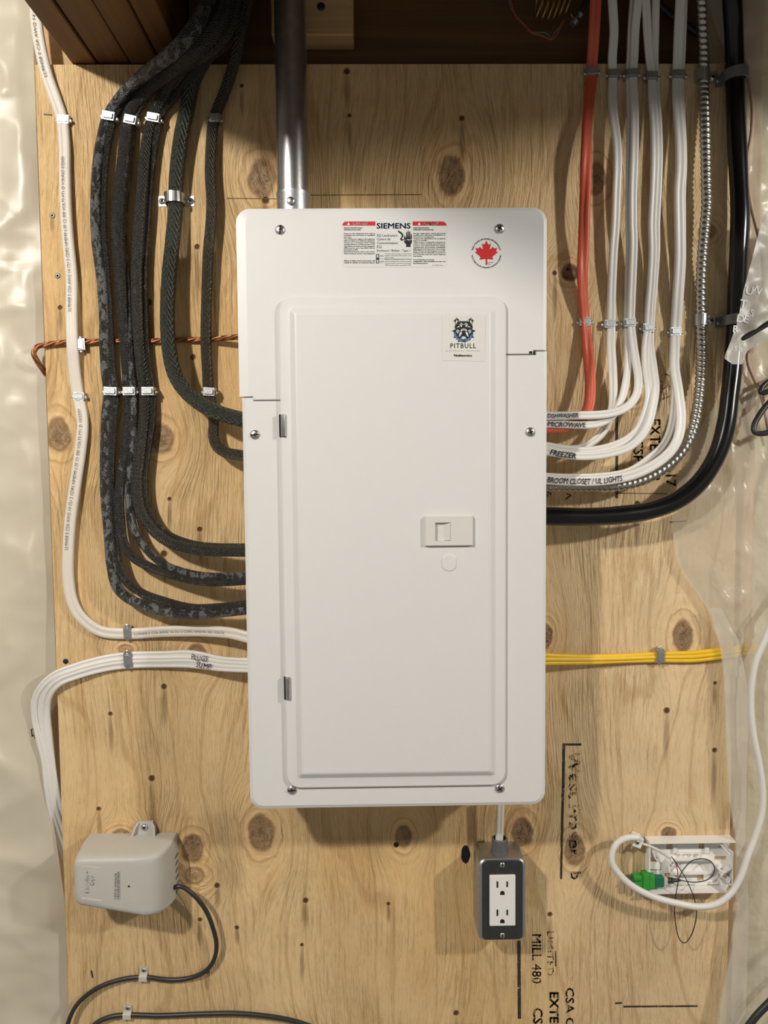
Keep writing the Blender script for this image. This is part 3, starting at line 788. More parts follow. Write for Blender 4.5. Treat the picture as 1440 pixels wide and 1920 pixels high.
# ================================================================== cables
def cable(name, label, pts, mat, width, shape='round', cat='cable', group=None, step=.004, th=None, twist=None, wprof=None):
    """width in pixels as the photo shows it (at the wall)."""
    t0 = 0.0
    if -60 < pts[0][1] <= -20:          # cables that leave the view at the top go on up to the subfloor
        n0 = Path(pts, step).s[-1]
        pts = [(pts[0][0]+(pts[0][0]-pts[1][0])*1.5, -350, pts[0][2])]+list(pts)
    pa = Path(pts, step); w_ = width*PXM*.5
    if pts[0][1] == -350:
        t0 = 1-n0/pa.s[-1]
        if wprof: wp_ = wprof; wprof = lambda t: wp_(max(0, (t-t0)/(1-t0)))
        if twist: tw_ = twist; twist = lambda t: tw_(max(0, (t-t0)/(1-t0)))
    if shape == 'round': pr = prof_round(w_)
    else: pr = prof_flat(w_, th or w_*.52)
    mb = sweep(pa, pr, scale=wprof, twist=twist)
    o = mb.build(name, M[mat], None, pa.p[-1], smooth=True, sharp=70)
    tag(o, label, cat, group); return o, pa
def writing(o, pa, mat, s, px, py, h, wd, tk, flip, w_, conform=False, name='handwriting', **kw):
    mb = MB(); R1 = w_*PXM*.5
    def flat_top(a):
        x = min(.999, abs(a)/R1); c_ = x**(1/.75)
        return tk*math.sqrt(max(0, 1-c_*c_))**.62*(1-DIP*math.exp(-(x/.20)**2))
    top = flat_top if conform else (lambda a: tk)
    text_path(mb, s, pa, pa.near(px, py), h*PXM, wd*PXM, top, flip, **kw)
    mb.build(name, M[mat], o)

# left: cream cable
LW = [(62,-40,8),(66,10,8),(70,55,8),(77,95,6),(88,140,5),(105,188,3.6),(116,222,3.2),(121,270,4.5),(122,335,6),(124,400,7),(128,455,7),(134,520,7),(134,590,8),(136,650,9),(141,705,5),(147,743,3.2),(153,775,4),(155,800,5),(150,850,6),(141,910,7),(132,975,7),(127.5,1045,7),(128.5,1088,6),(134,1122,5.5),(146,1149,5),(166,1170,4.5),(191,1184,3.6),(238,1188,3.4),(307,1184,8),(379,1183,18),(433,1187,30),(462,1194,36),(482,1199,38)]
o, pa = cable('cream_cable', 'cream two-wire cable running down the left edge of the plywood into the panel', LW, 'romex_cream', 21, 'flat')
tk = 21*PXM*.5*.52
for s, x, y, wd in (('LL90458 5 CSA AWG 14 CU 2 CDRS NMD90 (-25 C) 300 VOLTS FT1 D YOUNG 5/23/01', 135, 586, 275), ('LL90458 5 CSA AWG 14', 88, 148, 105), ('LL90458 5 CSA AWG 14 CU 2 CDRS NMD90 (-25 C) 300 VOLTS FT1 D 10/23/01', 129, 1030, 262)):
    writing(o, pa, 'print_grey', s, x, y, 5.2, wd, tk, True, 21, name='printed_lettering', off=-2*PXM)
writing(o, pa, 'print_grey', 'LL90458 5 CSA AWG 14 CU 2 CDRS NMD90 300 VOLTS', 252, 1188, 4.5, 180, tk, False, 21, name='printed_lettering')

# left: tarred cloth cables
T_ = []
T_.append(cable('cloth_cable', 'grey flaking tarred cable, outermost of the black cloth cables', [(402,-25,40),(390,0,60),(365,52,85),(330,92,88),(276,135,60),(240,165,30),(214,198,12),(202,218,8),(193,250,10),(184,300,14),(180,360,16),(179,405,16),(182,460,15),(190,520,14),(195,590,13),(196,650,12),(199,700,9),(203,733,8),(199,785,10),(197,850,14),(198,930,17),(204,1000,19),(209,1060,20),(219,1100,21),(239,1121,22),(271,1135,26),(311,1147,32),(361,1152,38),(400,1150,42),(462,1143,46),(484,1141,46)], 'tar_grey', 20, wprof=lambda t: 1.35-.42*min(1, max(0, (t-.08)/.12))))
T_.append(cable('cloth_cable', 'dark tarred cable tucked against the outermost grey cloth cable', [(408,-25,32),(396,5,45),(372,58,60),(335,98,66),(286,138,42),(252,166,20),(224,200,9),(213,222,7),(204,255,8),(197,300,10),(193,360,11),(192,420,11),(198,500,10),(203,560,9),(206,640,9),(210,700,8),(216,733,7),(212,785,9),(208,850,12),(208,920,14),(213,1000,16),(220,1050,17),(233,1085,19),(263,1110,22),(311,1128,28),(361,1140,36),(410,1139,42),(462,1133,46),(484,1131,46)], 'tar_mid', 16))
T_.append(cable('cloth_cable', 'black tarred cable second from the cream cable, thick at the top', [(434,-25,30),(426,0,45),(408,48,72),(365,96,75),(327,128,52),(287,158,28),(261,184,13),(249,204,9),(242,223,8),(237,260,10),(231,320,13),(223,390,15),(221,432,15),(225,500,14),(229,560,13),(233,640,12),(237,700,9),(239,733,8),(240,785,10),(236,830,13),(229,880,16),(224,930,18),(226,980,20),(233,1020,22),(250,1045,24),(279,1062,26),(314,1075,30),(361,1087,36),(400,1091,42),(462,1088,46),(484,1086,46)], 'tar_mid', 17, wprof=lambda t: 1.5-.5*min(1, max(0, (t-.40)/.16))))
T_.append(cable('cloth_cable', 'grey tarred cable curving above the thin black one towards the panel', [(440,-25,24),(432,0,38),(415,48,55),(372,100,58),(334,132,40),(295,162,20),(269,190,10),(256,212,8),(249,228,7),(245,262,8),(240,320,9),(232,390,10),(230,440,10),(234,500,10),(238,560,9),(242,640,9),(246,700,8),(250,733,7),(251,785,9),(249,830,11),(244,880,14),(241,930,16),(246,970,18),(257,1005,20),(279,1035,23),(307,1058,27),(343,1072,33),(383,1080,40),(422,1081,44),(462,1080,46),(484,1079,46)], 'tar_grey', 14.5))
T_.append(cable('cloth_cable', 'thick black tarred cable, uppermost of those curving to the panel', [(452,-25,30),(442,5,45),(431,50,60),(396,92,62),(349,122,46),(322,150,28),(303,187,13),(290,213,9),(279,250,10),(271,310,14),(265,380,16),(261,430,17),(257,500,16),(258,580,15),(262,650,12),(269,712,9),(272,735,8),(271,785,11),(263,850,15),(257,910,18),(265,960,21),(286,992,25),(316,1015,31),(361,1028,38),(400,1032,43),(462,1033,47),(484,1033,47)], 'tar_dark', 19, wprof=lambda t: 1.12))
T_.append(cable('cloth_cable', 'thin black tarred cable hidden behind the thick uppermost one', [(458,-25,20),(448,15,30),(434,72,40),(398,104,42),(361,138,30),(326,184,12),(307,206,8),(296,240,8),(283,320,9),(277,400,10),(271,480,10),(270,560,10),(274,650,9),(282,715,8),(286,740,7),(285,790,9),(276,850,11),(270,905,13),(275,950,15),(291,982,19),(320,1005,26),(361,1020,34),(400,1025,40),(462,1026,44),(484,1026,44)], 'tar_mid', 14))
cable('braided_cable', 'thick dark green braided cable held by a two-hole strap', [(440,-25,20),(424,15,26),(402,70,30),(380,115,26),(363,150,20),(352,200,15),(340,255,14),(332,320,13),(329,375,12),(328,405,13),(323,460,18),(317,520,22),(314,600,26),(318,660,30),(328,702,34),(348,733,40),(379,759,46),(410,774,52),(455,787,56),(484,794,57)], 'braid_green', 27)
cable('braided_cable', 'thin brown braided cable between the thick green cable and the panel', [(474,-25,30),(462,20,36),(449,70,36),(438,122,24),(422,170,12),(408,205,8),(402,221,7),(397,260,9),(394,325,12),(397,380,13),(396,410,13),(390,480,13),(388,540,12),(386,640,11),(389,700,8),(391,735,7.5),(398,768,9),(401,795,11),(400,815,14),(405,834,19),(420,847,27),(452,854,38),(484,857,42)], 'braid_brown', 20)
cable('copper_wire', 'bare stranded copper ground wire crossing behind the black cables', [(86,702,-14),(80,692,-4),(69,676,6),(63.5,662,7),(69,651,6),(83,647,4.2),(125,642,4),(151,642,4),(190,640,3.6),(253,640,3.6),(307,639,3.6),(361,637,4),(397,636,8),(442,632,20),(470,629,28)], 'copper', 10, cat='wire')

# left: white bundle marked PLUGS SUMP
BW = [[(484,1240,36),(461,1240,34),(415,1237,24),(361,1226,12),(307,1227,7),(238,1229,4),(191,1236,5),(144,1249,8),(105,1264,10),(80,1285,8),(66,1312,2),(66,1345,-3),(74,1385,-4),(84,1425,-5),(89,1470,-6),(95,1510,-10),(108,1560,-20),(128,1620,-30)],
      [(484,1247,36),(461,1247,34),(415,1244,24),(361,1236,13),(307,1236,8),(238,1238,5),(191,1245,6),(144,1258,9),(108,1272,10),(86,1294,6),(78,1325,0),(82,1370,-4),(90,1420,-5),(97,1470,-6),(103,1510,-10),(116,1555,-22),(136,1600,-30)],
      [(484,1254,36),(461,1254,34),(415,1252,24),(361,1246,12),(307,1245,7),(238,1247,4),(191,1254,5),(144,1267,8),(112,1280,9),(93,1302,4),(88,1330,-2),(92,1380,-5),(98,1430,-6),(106,1480,-7),(112,1512,-12),(122,1545,-24),(142,1585,-30)]]
LBL = ['white cable, upper strand of the bundle marked PLUGS SUMP', 'white cable, middle strand of the bundle marked PLUGS SUMP', 'white cable, lower strand of the bundle marked PLUGS SUMP']
for i in range(3):
    o, pa = cable('white_cable', LBL[i], BW[i], 'romex_white', 13.5, 'flat', group='plug and sump cables', th=.0030)
    if i == 1:
        writing(o, pa, 'marker', 'PLUGS', 361, 1234, 10, 33, .0046, True, 14, False, bold=.008, slant=.15, jitter=.06, off=-6*PXM)
        writing(o, pa, 'marker', 'SUMP', 371, 1246, 10, 31, .0046, True, 14, False, bold=.008, slant=.15, jitter=.06, off=7*PXM)

# right: red cable
cable('red_cable', 'red two-wire cable running down to the panel side', [(1118,-40,34),(1117,0,30),(1114,60,20),(1111,105,7),(1109,135,3.4),(1106,175,8),(1101,230,18),(1099,290,24),(1098,340,25),(1096,400,24),(1094,460,20),(1092,510,16),(1093,555,10),(1097,603,4),(1101,650,10),(1105,685,16),(1107,720,22),(1105,755,28),(1097,778,32),(1080,792,35),(1057,800,38),(1021,802,40),(1000,802,40)], 'romex_red', 20, 'flat', twist=lambda t: .5*math.sin(t*17))
# right: white cables; (name label, points, width, twist)
RW = [
 ('white cable beside the red one, bending in below the microwave cable', [(1147,-40,30),(1148,0,28),(1151,60,18),(1148,110,7),(1149,137,3.4),(1148,180,8),(1151,222,14),(1157,270,18),(1158,312,19),(1156,360,18),(1154,420,16),(1150,475,13),(1147,540,8),(1146,606,3.4),(1146,650,8),(1149,700,14),(1150,745,20),(1146,775,24),(1132,808,26),(1112,828,28),(1088,840,30),(1055,842,34),(1021,838,38),(1000,836,38)], 16),
 ('white cable marked DISHWASHER', [(1198,-40,34),(1196,0,32),(1191,55,20),(1189,105,10),(1187,137,7.5),(1189,190,12),(1190,240,18),(1189,300,22),(1187,360,22),(1187,420,20),(1188,455,18),(1186,510,14),(1184,560,10),(1183,605,7.5),(1187,645,13),(1193,682,20),(1197,710,26),(1195,735,31),(1185,754,36),(1167,768,40),(1145,775,42),(1120,778,44),(1082,779,46),(1021,780,46),(1000,780,46)], 15),
 ('white cable marked MICROWAVE', [(1190,-40,26),(1188,0,24),(1184,55,14),(1182,105,5),(1180,137,3.2),(1182,190,7),(1182,240,12),(1181,300,15),(1180,360,15),(1180,420,14),(1181,455,12),(1179,510,8),(1178,560,5),(1177,605,3.2),(1178,645,8),(1177,690,16),(1171,730,24),(1163,756,29),(1152,776,33),(1137,788,36),(1119,795,38),(1095,797,40),(1055,796,42),(1021,795,42),(1000,795,42)], 14),
 ('white cable crossing behind the FREEZER cable near the panel', [(1209,-40,36),(1211,0,32),(1214,60,20),(1218,110,10),(1222,140,7.5),(1223,180,12),(1227,240,18),(1228,300,22),(1226,360,21),(1223,420,19),(1224,470,16),(1221,530,12),(1217,580,9),(1215,614,7.5),(1211,645,12),(1211,690,20),(1216,725,28),(1216,750,32),(1209,777,36),(1197,804,39),(1180,821,41),(1158,833,43),(1128,842,44),(1094,846,45),(1055,842,46),(1021,836,46),(1000,834,46)], 15),
 ('white cable marked FREEZER', [(1230,-40,28),(1229,0,26),(1228,60,16),(1227,110,6),(1228,140,3.2),(1230,180,6),(1234,240,9),(1235,300,11),(1233,360,11),(1230,420,10),(1230,470,8),(1226,530,5),(1222,580,3.6),(1220,614,3.2),(1219,645,9),(1225,690,20),(1229,727,30),(1224,764,38),(1216,794,43),(1201,820,47),(1178,839,50),(1145,850,52),(1109,855,53),(1079,855,54),(1021,846,54),(1000,843,54)], 14.5),
 ('white cable marked BROOM CLOSET lights', [(1278,-40,34),(1276,0,30),(1273,60,20),(1271,110,9),(1270,138,6),(1270,190,12),(1275,258,18),(1276,312,22),(1273,362,22),(1274,430,20),(1274,490,17),(1270,555,12),(1266,620,6),(1265,655,14),(1265,690,22),(1272,735,30),(1277,785,37),(1271,822,42),(1258,845,45),(1235,866,47),(1207,882,49),(1177,893,50),(1129,901,51),(1070,902,52),(1021,899,52),(1000,897,52)], 18),
 ('white cable behind the BROOM CLOSET cable', [(1284,-40,24),(1282,0,22),(1280,60,14),(1278,110,5),(1276,138,3),(1276,190,6),(1280,258,9),(1281,312,11),(1279,362,11),(1279,430,10),(1279,490,8),(1275,555,5),(1270,620,3),(1268,655,7),(1266,700,14),(1264,755,20),(1259,797,24),(1249,825,27),(1236,843,30),(1218,858,33),(1200,872,36),(1175,885,39),(1129,893,42),(1070,895,44),(1021,893,45),(1000,891,45)], 13)]
RC = []
for i, (lb_, pts, wd) in enumerate(RW):
    o, pa = cable('white_cable', lb_, pts, 'romex_white', wd, 'flat', group='white branch circuit cables right of the panel', th=.0033,
                  twist=(lambda t: .9*max(0, math.sin((t-.6)*6))) if i in (0,) else None)
    RC.append((o, pa))
def hand(i, s, px, py, h, wd, **kw):
    o, pa = RC[i]; writing(o, pa, 'marker', s, px, py, h, wd, .0034, True, RW[i][2], bold=.012, slant=.12, jitter=.05, **kw)
hand(1, 'DISHWASHER', 1027, 778, 7, 55); hand(2, 'MICROWAVE', 1027, 794, 8, 68); hand(4, 'FREEZER', 1034, 848, 9, 46)
hand(5, 'BROOM CLOSET / UL LIGHTS', 1025, 900, 9.5, 134)
# path direction runs from the right, so flipped lettering starts at its left end

# armoured cable with a spiral steel jacket
AP = [(1312,-350,32),(1314,-40,30),(1315,0,26),(1317,50,18),(1319,100,10),(1319,141,7.5),(1321,200,12),(1323,280,17),(1324,340,19),(1325,382,19),(1322,420,18),(1317,480,16),(1314,540,11),(1314,600,7.5),(1315,660,12),(1313,715,18),(1309,757,22),(1304,788,25),(1297,813,27),(1285,837,29),(1267,860,30),(1243,880,31),(1213,897,32),(1183,907,33),(1153,911,34),(1123,912,35),(1070,912,37),(1021,912,38),(1000,912,38)]
pa = Path(AP, .00075); pitch = .0070
def rib(s, u):
    t = (s/pitch+u) % 1.0
    return .90+.15*math.sin(PI*min(1, t/.78))**.7 if t < .78 else .90-.05*math.sin(PI*(t-.78)/.22)
mb = sweep(pa, prof_round(9.3*PXM, 14), mod=rib)
tag(mb.build('armoured_cable', M['armour'], None, pa.p[-1], smooth=True, sharp=80), 'spiral steel armoured cable between the white cables and the big black one', 'cable')
cable('black_cable', 'thick glossy black service cable sweeping into the panel side', [(1371,-50,40),(1373,0,34),(1376,60,24),(1378,140,15),(1379,200,17),(1382,270,20),(1385,330,22),(1388,400,24),(1386,460,24),(1383,530,20),(1380,600,16),(1375,680,20),(1368,745,26),(1362,792,30),(1351,836,33),(1335,871,35),(1310,906,37),(1270,938,39),(1220,957,42),(1160,966,46),(1100,969,50),(1022,968,54),(1000,968,55)], 'pvc_black', 33, step=.003, wprof=lambda t: 1.0+.02*math.sin(t*60))
cable('tan_wire', 'thin tan wire hanging beside the thick black cable', [(1396,110,-2),(1404,150,3),(1411,200,6),(1409,250,8),(1401,300,8),(1402,345,8),(1410,392,8),(1420,432,8),(1428,470,6),(1430,540,5),(1412,620,5),(1402,675,5),(1415,712,6),(1428,742,8),(1438,790,8),(1446,830,6)], 'tan_wire', 7, cat='wire')
cable('coax_cable', 'black cable looping out of the printed film flap', [(1700,430,28),(1475,555,30),(1440,584,34),(1408,607,38),(1383,627,40),(1374,636,42),(1384,638,46),(1410,625,50),(1440,607,54),(1478,584,58),(1700,470,60)], 'cord_black', 9.5)
cable('coax_cable', 'short black cable bend crossing the tan wire', [(1700,600,22),(1475,700,24),(1440,716,26),(1428,728,28),(1427,737,30),(1440,734,33),(1475,715,36),(1700,620,40)], 'cord_black', 9.5)
cable('coax_cable', 'black cable hooking back above the plastic film', [(1700,560,24),(1475,725,26),(1440,757,28),(1424,778,30),(1414,798,32),(1415,810,34),(1428,813,36),(1450,808,38),(1478,795,40),(1700,690,44)], 'cord_black', 10.5)
cable('coax_cable', 'black cable crossing the lowest corner of the film', [(1700,1640,30),(1475,1845,30),(1442,1880,30),(1418,1905,30),(1395,1935,30),(1375,1960,30),(1300,2080,30),(1280,2300,30)], 'cord_black', 14)

YW = [[(1000,1226,30),(1021,1228,28),(1100,1231,14),(1180,1229,6),(1236,1226,4),(1300,1224,5),(1345,1219,6),(1374,1215,4),(1392,1212,-8),(1412,1210,-28)],
      [(1000,1236,32),(1021,1236,30),(1100,1236,16),(1180,1234,8),(1237,1232,5),(1300,1231,6),(1345,1226,7),(1374,1222,5),(1392,1219,-8),(1412,1217,-28)],
      [(1000,1244,30),(1021,1243,28),(1100,1242,14),(1180,1239,6),(1238,1238,4),(1300,1238,5),(1345,1233,6),(1374,1229,4),(1392,1226,-8),(1412,1224,-28)]]
for i, n_ in enumerate(('upper', 'middle', 'lower')):
    cable('yellow_cable', n_+' of three yellow cables leaving the panel', YW[i], 'romex_yellow', 8.8, 'round', group='yellow cables')
cable('receptacle_cable', 'short pale cable from the panel bottom to the receptacle box', [(938,1495,30),(938,1520,30),(937,1545,29),(936,1580,28),(936,1592,28)], 'romex_cream', 14.5, 'flat')
cable('power_cord', 'black cord curling from the grey device to the lower left', [(326,1664,24),(338,1662,24),(351,1668,24),(367,1682,23),(386,1707,20),(400,1742,16),(406,1772,13),(401,1800,9),(385,1821,6),(358,1833,4),(318,1837,3.2),(270,1832,3.2),(230,1836,4),(190,1849,6),(160,1868,8),(140,1890,10),(127,1920,12),(118,1960,14),(108,2060,14),(104,2300,14)], 'cord_black', 8.5)
cable('power_cord', 'black cord running along the bottom of the plywood', [(118,2300,14),(124,2040,14),(140,1975,12),(160,1940,10),(183,1917,6),(210,1906,4),(241,1903,3.4),(300,1904,3.4),(380,1901,3.6),(440,1900,4),(500,1905,5),(550,1914,6),(590,1927,7),(660,1955,8),(740,2020,8),(790,2130,8),(800,2300,8)], 'cord_black', 9)
cable('wiring_cable', 'dark cable crossing the shadowed rim board behind the steel armoured cable', [(1180,-30,2),(1235,10,-3),(1275,40,-6),(1322,70,-8)], 'cord_black', 14)

# ================================================================== cable staples
def make_staple():
    rt = empty('cable_staple', (0, 0, 0), '', 'staple', 'metal cable staples')
    mb = MB(); hw_, hh = .010, .0052
    out = [(-hw_, 0), (-hw_*.99, .0040), (-hw_*.86, .0060), (hw_*.86, .0060), (hw_*.99, .0040), (hw_, 0)]
    inn = [(hw_*.88, 0), (hw_*.88, .0036), (hw_*.78, .0050), (-hw_*.78, .0050), (-hw_*.88, .0036), (-hw_*.88, 0)]
    rings(mb, [[(x, -y, -hh) for x, y in out+inn], [(x, -y, hh) for x, y in out+inn]], True, True)
    s = mb.build('strap', M['staple_zinc'], rt)
    mb = MB()
    rings(mb, [[(x, -.0060, z) for x, z in rrect(-hw_*.72, -hh*.72, hw_*.72, hh*.72, .0012, 3)], [(x, -.0068, z) for x, z in rrect(-hw_*.66, -hh*.6, hw_*.66, hh*.6, .0010, 3)]], False, True)
    mb.build('raised_pad', M['staple_zinc'], s)
    for sx in (-1, 1):
        mb = MB(); lathe(mb, (sx*hw_*1.10, .002, -.001), (0, -1, 0), [(0, .0013), (.0045, .0013), (.0048, .0024), (.0062, .0024), (.0066, .0012)], 10)
        box(mb, (min(sx*hw_*.98, sx*hw_*1.12), -.0042, -.0024), (max(sx*hw_*.98, sx*hw_*1.12), -.0004, .0012))
        mb.build('nail', M['steel'], rt)
    return rt
proto = make_staple(); first = True
STP = [(118,223,24,7.2,3,'staple on the cream cable near the top edge of the plywood'),(202,216,27,18,10,'bright upper staple on the grey outermost cloth cable'),(243,223,26,18,12,'bright upper staple on the second cloth cable'),
 (286,219,27,18,10,'bright upper staple on the thick uppermost cloth cable'),(402,220,23,15,0,'upper staple on the thin brown braided cable'),(147,743,24,7.2,5,'staple on the cream cable below the copper wire'),
 (206,733,29,17,3,'lower staple on the grey outermost cloth cable'),(241,733,27,17,0,'lower staple on the second cloth cable'),(276,733,27,17,0,'lower staple on the thick uppermost cloth cable'),(391,734,25,16,4,'lower staple on the thin brown braided cable'),
 (151,645,25,9,88,'small staple on the copper wire beside the cream cable'),(239,1187,26,7.5,88,'staple on the cream cable above the PLUGS SUMP bundle'),(239,1238,30,10,88,'staple over the three white PLUGS SUMP cables'),
 (1111,133,25,7.5,-3,'staple on the red cable at the plywood top'),(1152,137,25,7.5,0,'staple on the white cable beside the red one, at the plywood top'),(1186,136,26,12,-3,'staple on the DISHWASHER and MICROWAVE cables at the plywood top'),
 (1224,141,25,12,0,'staple on the FREEZER cable pair at the plywood top'),(1274,138,27,11,0,'staple on the BROOM CLOSET cable at the plywood top'),(1098,603,25,7.5,0,'staple on the red cable level with the door top'),
 (1144,607,24,7.5,0,'staple on the white cable beside the red one, lower down'),(1182,604,26,12,-3,'staple on the DISHWASHER and MICROWAVE cables, lower down'),(1217,614,26,12,0,'staple on the FREEZER cable pair, lower down'),
 (1268,621,24,11,0,'staple on the BROOM CLOSET cable, lower down'),(1239,1231,30,10,90,'staple over the three yellow cables')]
kids = [(ch, list(ch.children)) for ch in proto.children]
for (px, py, wpx, hmm, rot, lb_) in STP:
    if first: r_ = proto; first = False
    else:
        r_ = proto.copy(); col.objects.link(r_)
        for ch, sub in kids:
            c2 = ch.copy(); col.objects.link(c2); c2.parent = r_
            for g2 in sub: g3 = g2.copy(); col.objects.link(g3); g3.parent = c2
    q = P(px, py, hmm*MM); r_.location = (q.x, -.0002, q.z); r_['label'] = 'metal '+lb_
    r_.rotation_euler = (0, math.radians(rot), 0); r_.scale = (wpx*PXM/.0215, hmm*MM/.0062, 1.0)

# two-hole strap on the green braided cable
stp = empty('pipe_strap', P(329, 375), 'two-hole steel strap over the thick green braided cable', 'strap')
c = P(329, 375, .006); R1 = .0112; hz = .0063; tks = .0012
pr = [(-.0225, .0002), (-R1-.0006, .0002)] + [(R1*math.cos(a), .012+R1*math.sin(a)) for a in [PI-PI*i/12 for i in range(13)]] + [(R1+.0006, .0002), (.0225, .0002)]
pro = [(-.0225, tks), (-R1-tks-.0006, tks)] + [((R1+tks)*math.cos(a), .012+(R1+tks)*math.sin(a)) for a in [PI-PI*i/12 for i in range(13)]] + [(R1+tks+.0006, tks), (.0225, tks)]
mb = MB(); prf = pr+list(reversed(pro))
for i in range(len(pr)-1):
    quad = [pr[i], pr[i+1], pro[i+1], pro[i]]
    rings(mb, [[(c.x+x, -y, c.z-hz) for x, y in quad], [(c.x+x, -y, c.z+hz) for x, y in quad]], True, True)
mb.build('strap', M['steel'], stp)
for e_ in (-1, 1): screw_px(*proj((c.x+e_*.0182, -.0014, c.z)), .0014, .0042, stp, 'strap_screw', 'steel', 'black_hole', 'square', 0, .5)

# one-hole straps on the armoured cable
for (px, py, lb_) in ((1318, 141, 'one-hole metal strap on the armoured cable at the plywood top'), (1315, 600, 'one-hole metal strap on the armoured cable, lower down')):
    c = P(px, py, .0075); so = empty('cable_strap', (c.x, 0, c.z), lb_, 'strap', 'armoured cable straps')
    R1 = .0074; hz = .0072; mb = MB()
    inn = [(-R1, .0)] + [(R1*math.cos(a), .0075+R1*math.sin(a)) for a in [PI-PI*i/10 for i in range(11)]] + [(R1, .0002), (.021, .0002)]
    out = [(-R1-.001, .0)] + [((R1+.001)*math.cos(a), .0075+(R1+.001)*math.sin(a)) for a in [PI-PI*i/10 for i in range(11)]] + [(R1+.001, .0014), (.021, .0014)]
    for i in range(len(inn)-1):
        quad = [inn[i], inn[i+1], out[i+1], out[i]]; rings(mb, [[(c.x+x, -y, c.z-hz) for x, y in quad], [(c.x+x, -y, c.z+hz) for x, y in quad]], True, True)
    mb.build('strap', M['zinc'], so)
    screw_px(*proj((c.x+.0148, -.0015, c.z)), .0015, .0046, so, 'strap_screw', 'steel', 'black_hole', 'square', 0, .5)
# cast clamps on the black cable
for (px, py, tilt, lb_) in ((1379, 141, 6, 'grey cast clamp round the thick black cable at the plywood top'), (1379, 600, 4, 'grey cast clamp on the thick black cable beside the film flap')):
    c = P(px, py, .015); so = empty('cable_clamp', (c.x, 0, c.z), lb_, 'clamp', 'black cable clamps')
    mb = MB(); R1 = .0125; pts = [(-.0195, .0003), (-R1, .0003)] + [(R1*math.cos(a), .015+R1*math.sin(a)) for a in [PI*.96-PI*.92*i/12 for i in range(13)]] + [(R1, .006)]
    o2 = [(-.0195, .004), (-R1-.003, .004)] + [((R1+.0032)*math.cos(a), .015+(R1+.0032)*math.sin(a)) for a in [PI*.96-PI*.92*i/12 for i in range(13)]] + [(R1+.003, .006)]
    for i in range(len(pts)-1):
        quad = [pts[i], pts[i+1], o2[i+1], o2[i]]
        rings(mb, [[(c.x+x, -y, c.z-.0065+x*math.tan(math.radians(tilt))) for x, y in quad], [(c.x+x, -y, c.z+.0065+x*math.tan(math.radians(tilt))) for x, y in quad]], True, True)
    mb.build('clamp_body', M['cast_grey'], so)
    mb = MB(); lathe(mb, (c.x-.0172, -.0035, c.z-.002), (0, -1, 0), [(0, .0028), (.0015, .0026), (.002, .0012)], 10); mb.build('clamp_nail', M['zinc'], so)
# plastic clips on the black cords
for (px, py, lb_) in ((270, 1829, 'clear plastic clip on the cord from the grey device'), (240, 1900, 'clear plastic clip on the cord along the bottom')):
    c = P(px, py); so = empty('cord_clip', c, lb_, 'clip', 'cord clips'); mb = MB(); pr = [(-.0052, .0002), (-.0050, .0045), (-.0035, .0066), (.0028, .0066), (.0046, .0042), (.0056, .0016), (.0130, .0016)]
    pi_ = [(-.0042, .0002), (-.0040, .0042), (-.0030, .0056), (.0024, .0056), (.0036, .0040), (.0046, .0004), (.0130, .0004)]
    for i in range(len(pr)-1):
        quad = [pi_[i], pi_[i+1], pr[i+1], pr[i]]; rings(mb, [[(c.x-.0055, -y, c.z+x-.001) for x, y in quad], [(c.x+.0055, -y, c.z+x-.001) for x, y in quad]], True, True)
    mb.build('clip_body', M['clear_clip'], so); screw_px(px, py-10, .0017, .0034, so, 'clip_screw', 'zinc', 'black_hole', 'square', 10, .5)
# loose screws in the plywood
for (px, py, m_, lb_) in ((98, 404, 'cast_grey', 'dull wood screw beside the cream cable, upper'), (108, 517, 'cast_grey', 'dull wood screw beside the cream cable, lower'), (123, 1240, 'dark_metal', 'dark wood screw left of the white cable bundle'), (743, 1584, 'dark_metal', 'black wood screw in the plywood below the panel')):
    screw_px(px, py, .0004, .0036, None, 'wood_screw', m_, 'black_hole', 'square', 20, .15, label=lb_)

# ================================================================== grey wall device
dev = empty('gateway_device', P(240, 1660), 'light grey plastic gateway device screwed to the lower left plywood', 'device')
bq = [P(x, y) for x, y in ((167, 1563), (333, 1561), (335, 1672), (176, 1650))]    # wall footprint
def foot(il, ir, it, ib, r, d):
    x0_, x1_ = bq[0].x+il, bq[1].x-ir; zt_ = bq[0].z-it; zbl, zbr = bq[3].z+ib, bq[2].z+ib
    pts = rrect(0, 0, 1, 1, 0.0001, 6); out = []
    for cx, cz, a0 in ((1, 1, 0), (0, 1, 90), (0, 0, 180), (1, 0, 270)):
        for i in range(7):
            a = math.radians(a0+90*i/6)
            x = (x1_-r if cx else x0_+r)+r*math.cos(a)
            zz = zt_-r if cz else (zbl+(zbr-zbl)*(x-x0_)/(x1_-x0_))+r
            out.append((x, -d, zz+r*math.sin(a)))
    return out
mb = MB()
rings(mb, [foot(0, 0, 0, 0, .003, .0003), foot(0, 0, 0, 0, .003, .018), foot(.0004, .0012, .0004, .0002, .004, .032), foot(.0008, .0055, .0010, .0004, .006, .046), foot(.0012, .0115, .0016, .0006, .008, .056), foot(.0022, .019, .0030, .0020, .009, .0615), foot(.0045, .027, .0050, .0048, .009, .0640), foot(.009, .034, .009, .010, .008, .0646)], True, True)
body = mb.build('housing', M['device_grey'], dev, smooth=True, sharp=50)
c = P(272, 1551); tb = [(c.x-.0185, c.z-.016), (c.x-.0120, c.z+.004), (c.x-.0085, c.z+.0095), (c.x+.0120, c.z+.0095), (c.x+.0155, c.z+.004), (c.x+.0165, c.z-.016)]
mb = MB(); rings(mb, [[(x, -.0003, z) for x, z in tb], [(x, -.004, z) for x, z in tb]], True, True); tab = mb.build('mounting_tab', M['device_grey'], dev)
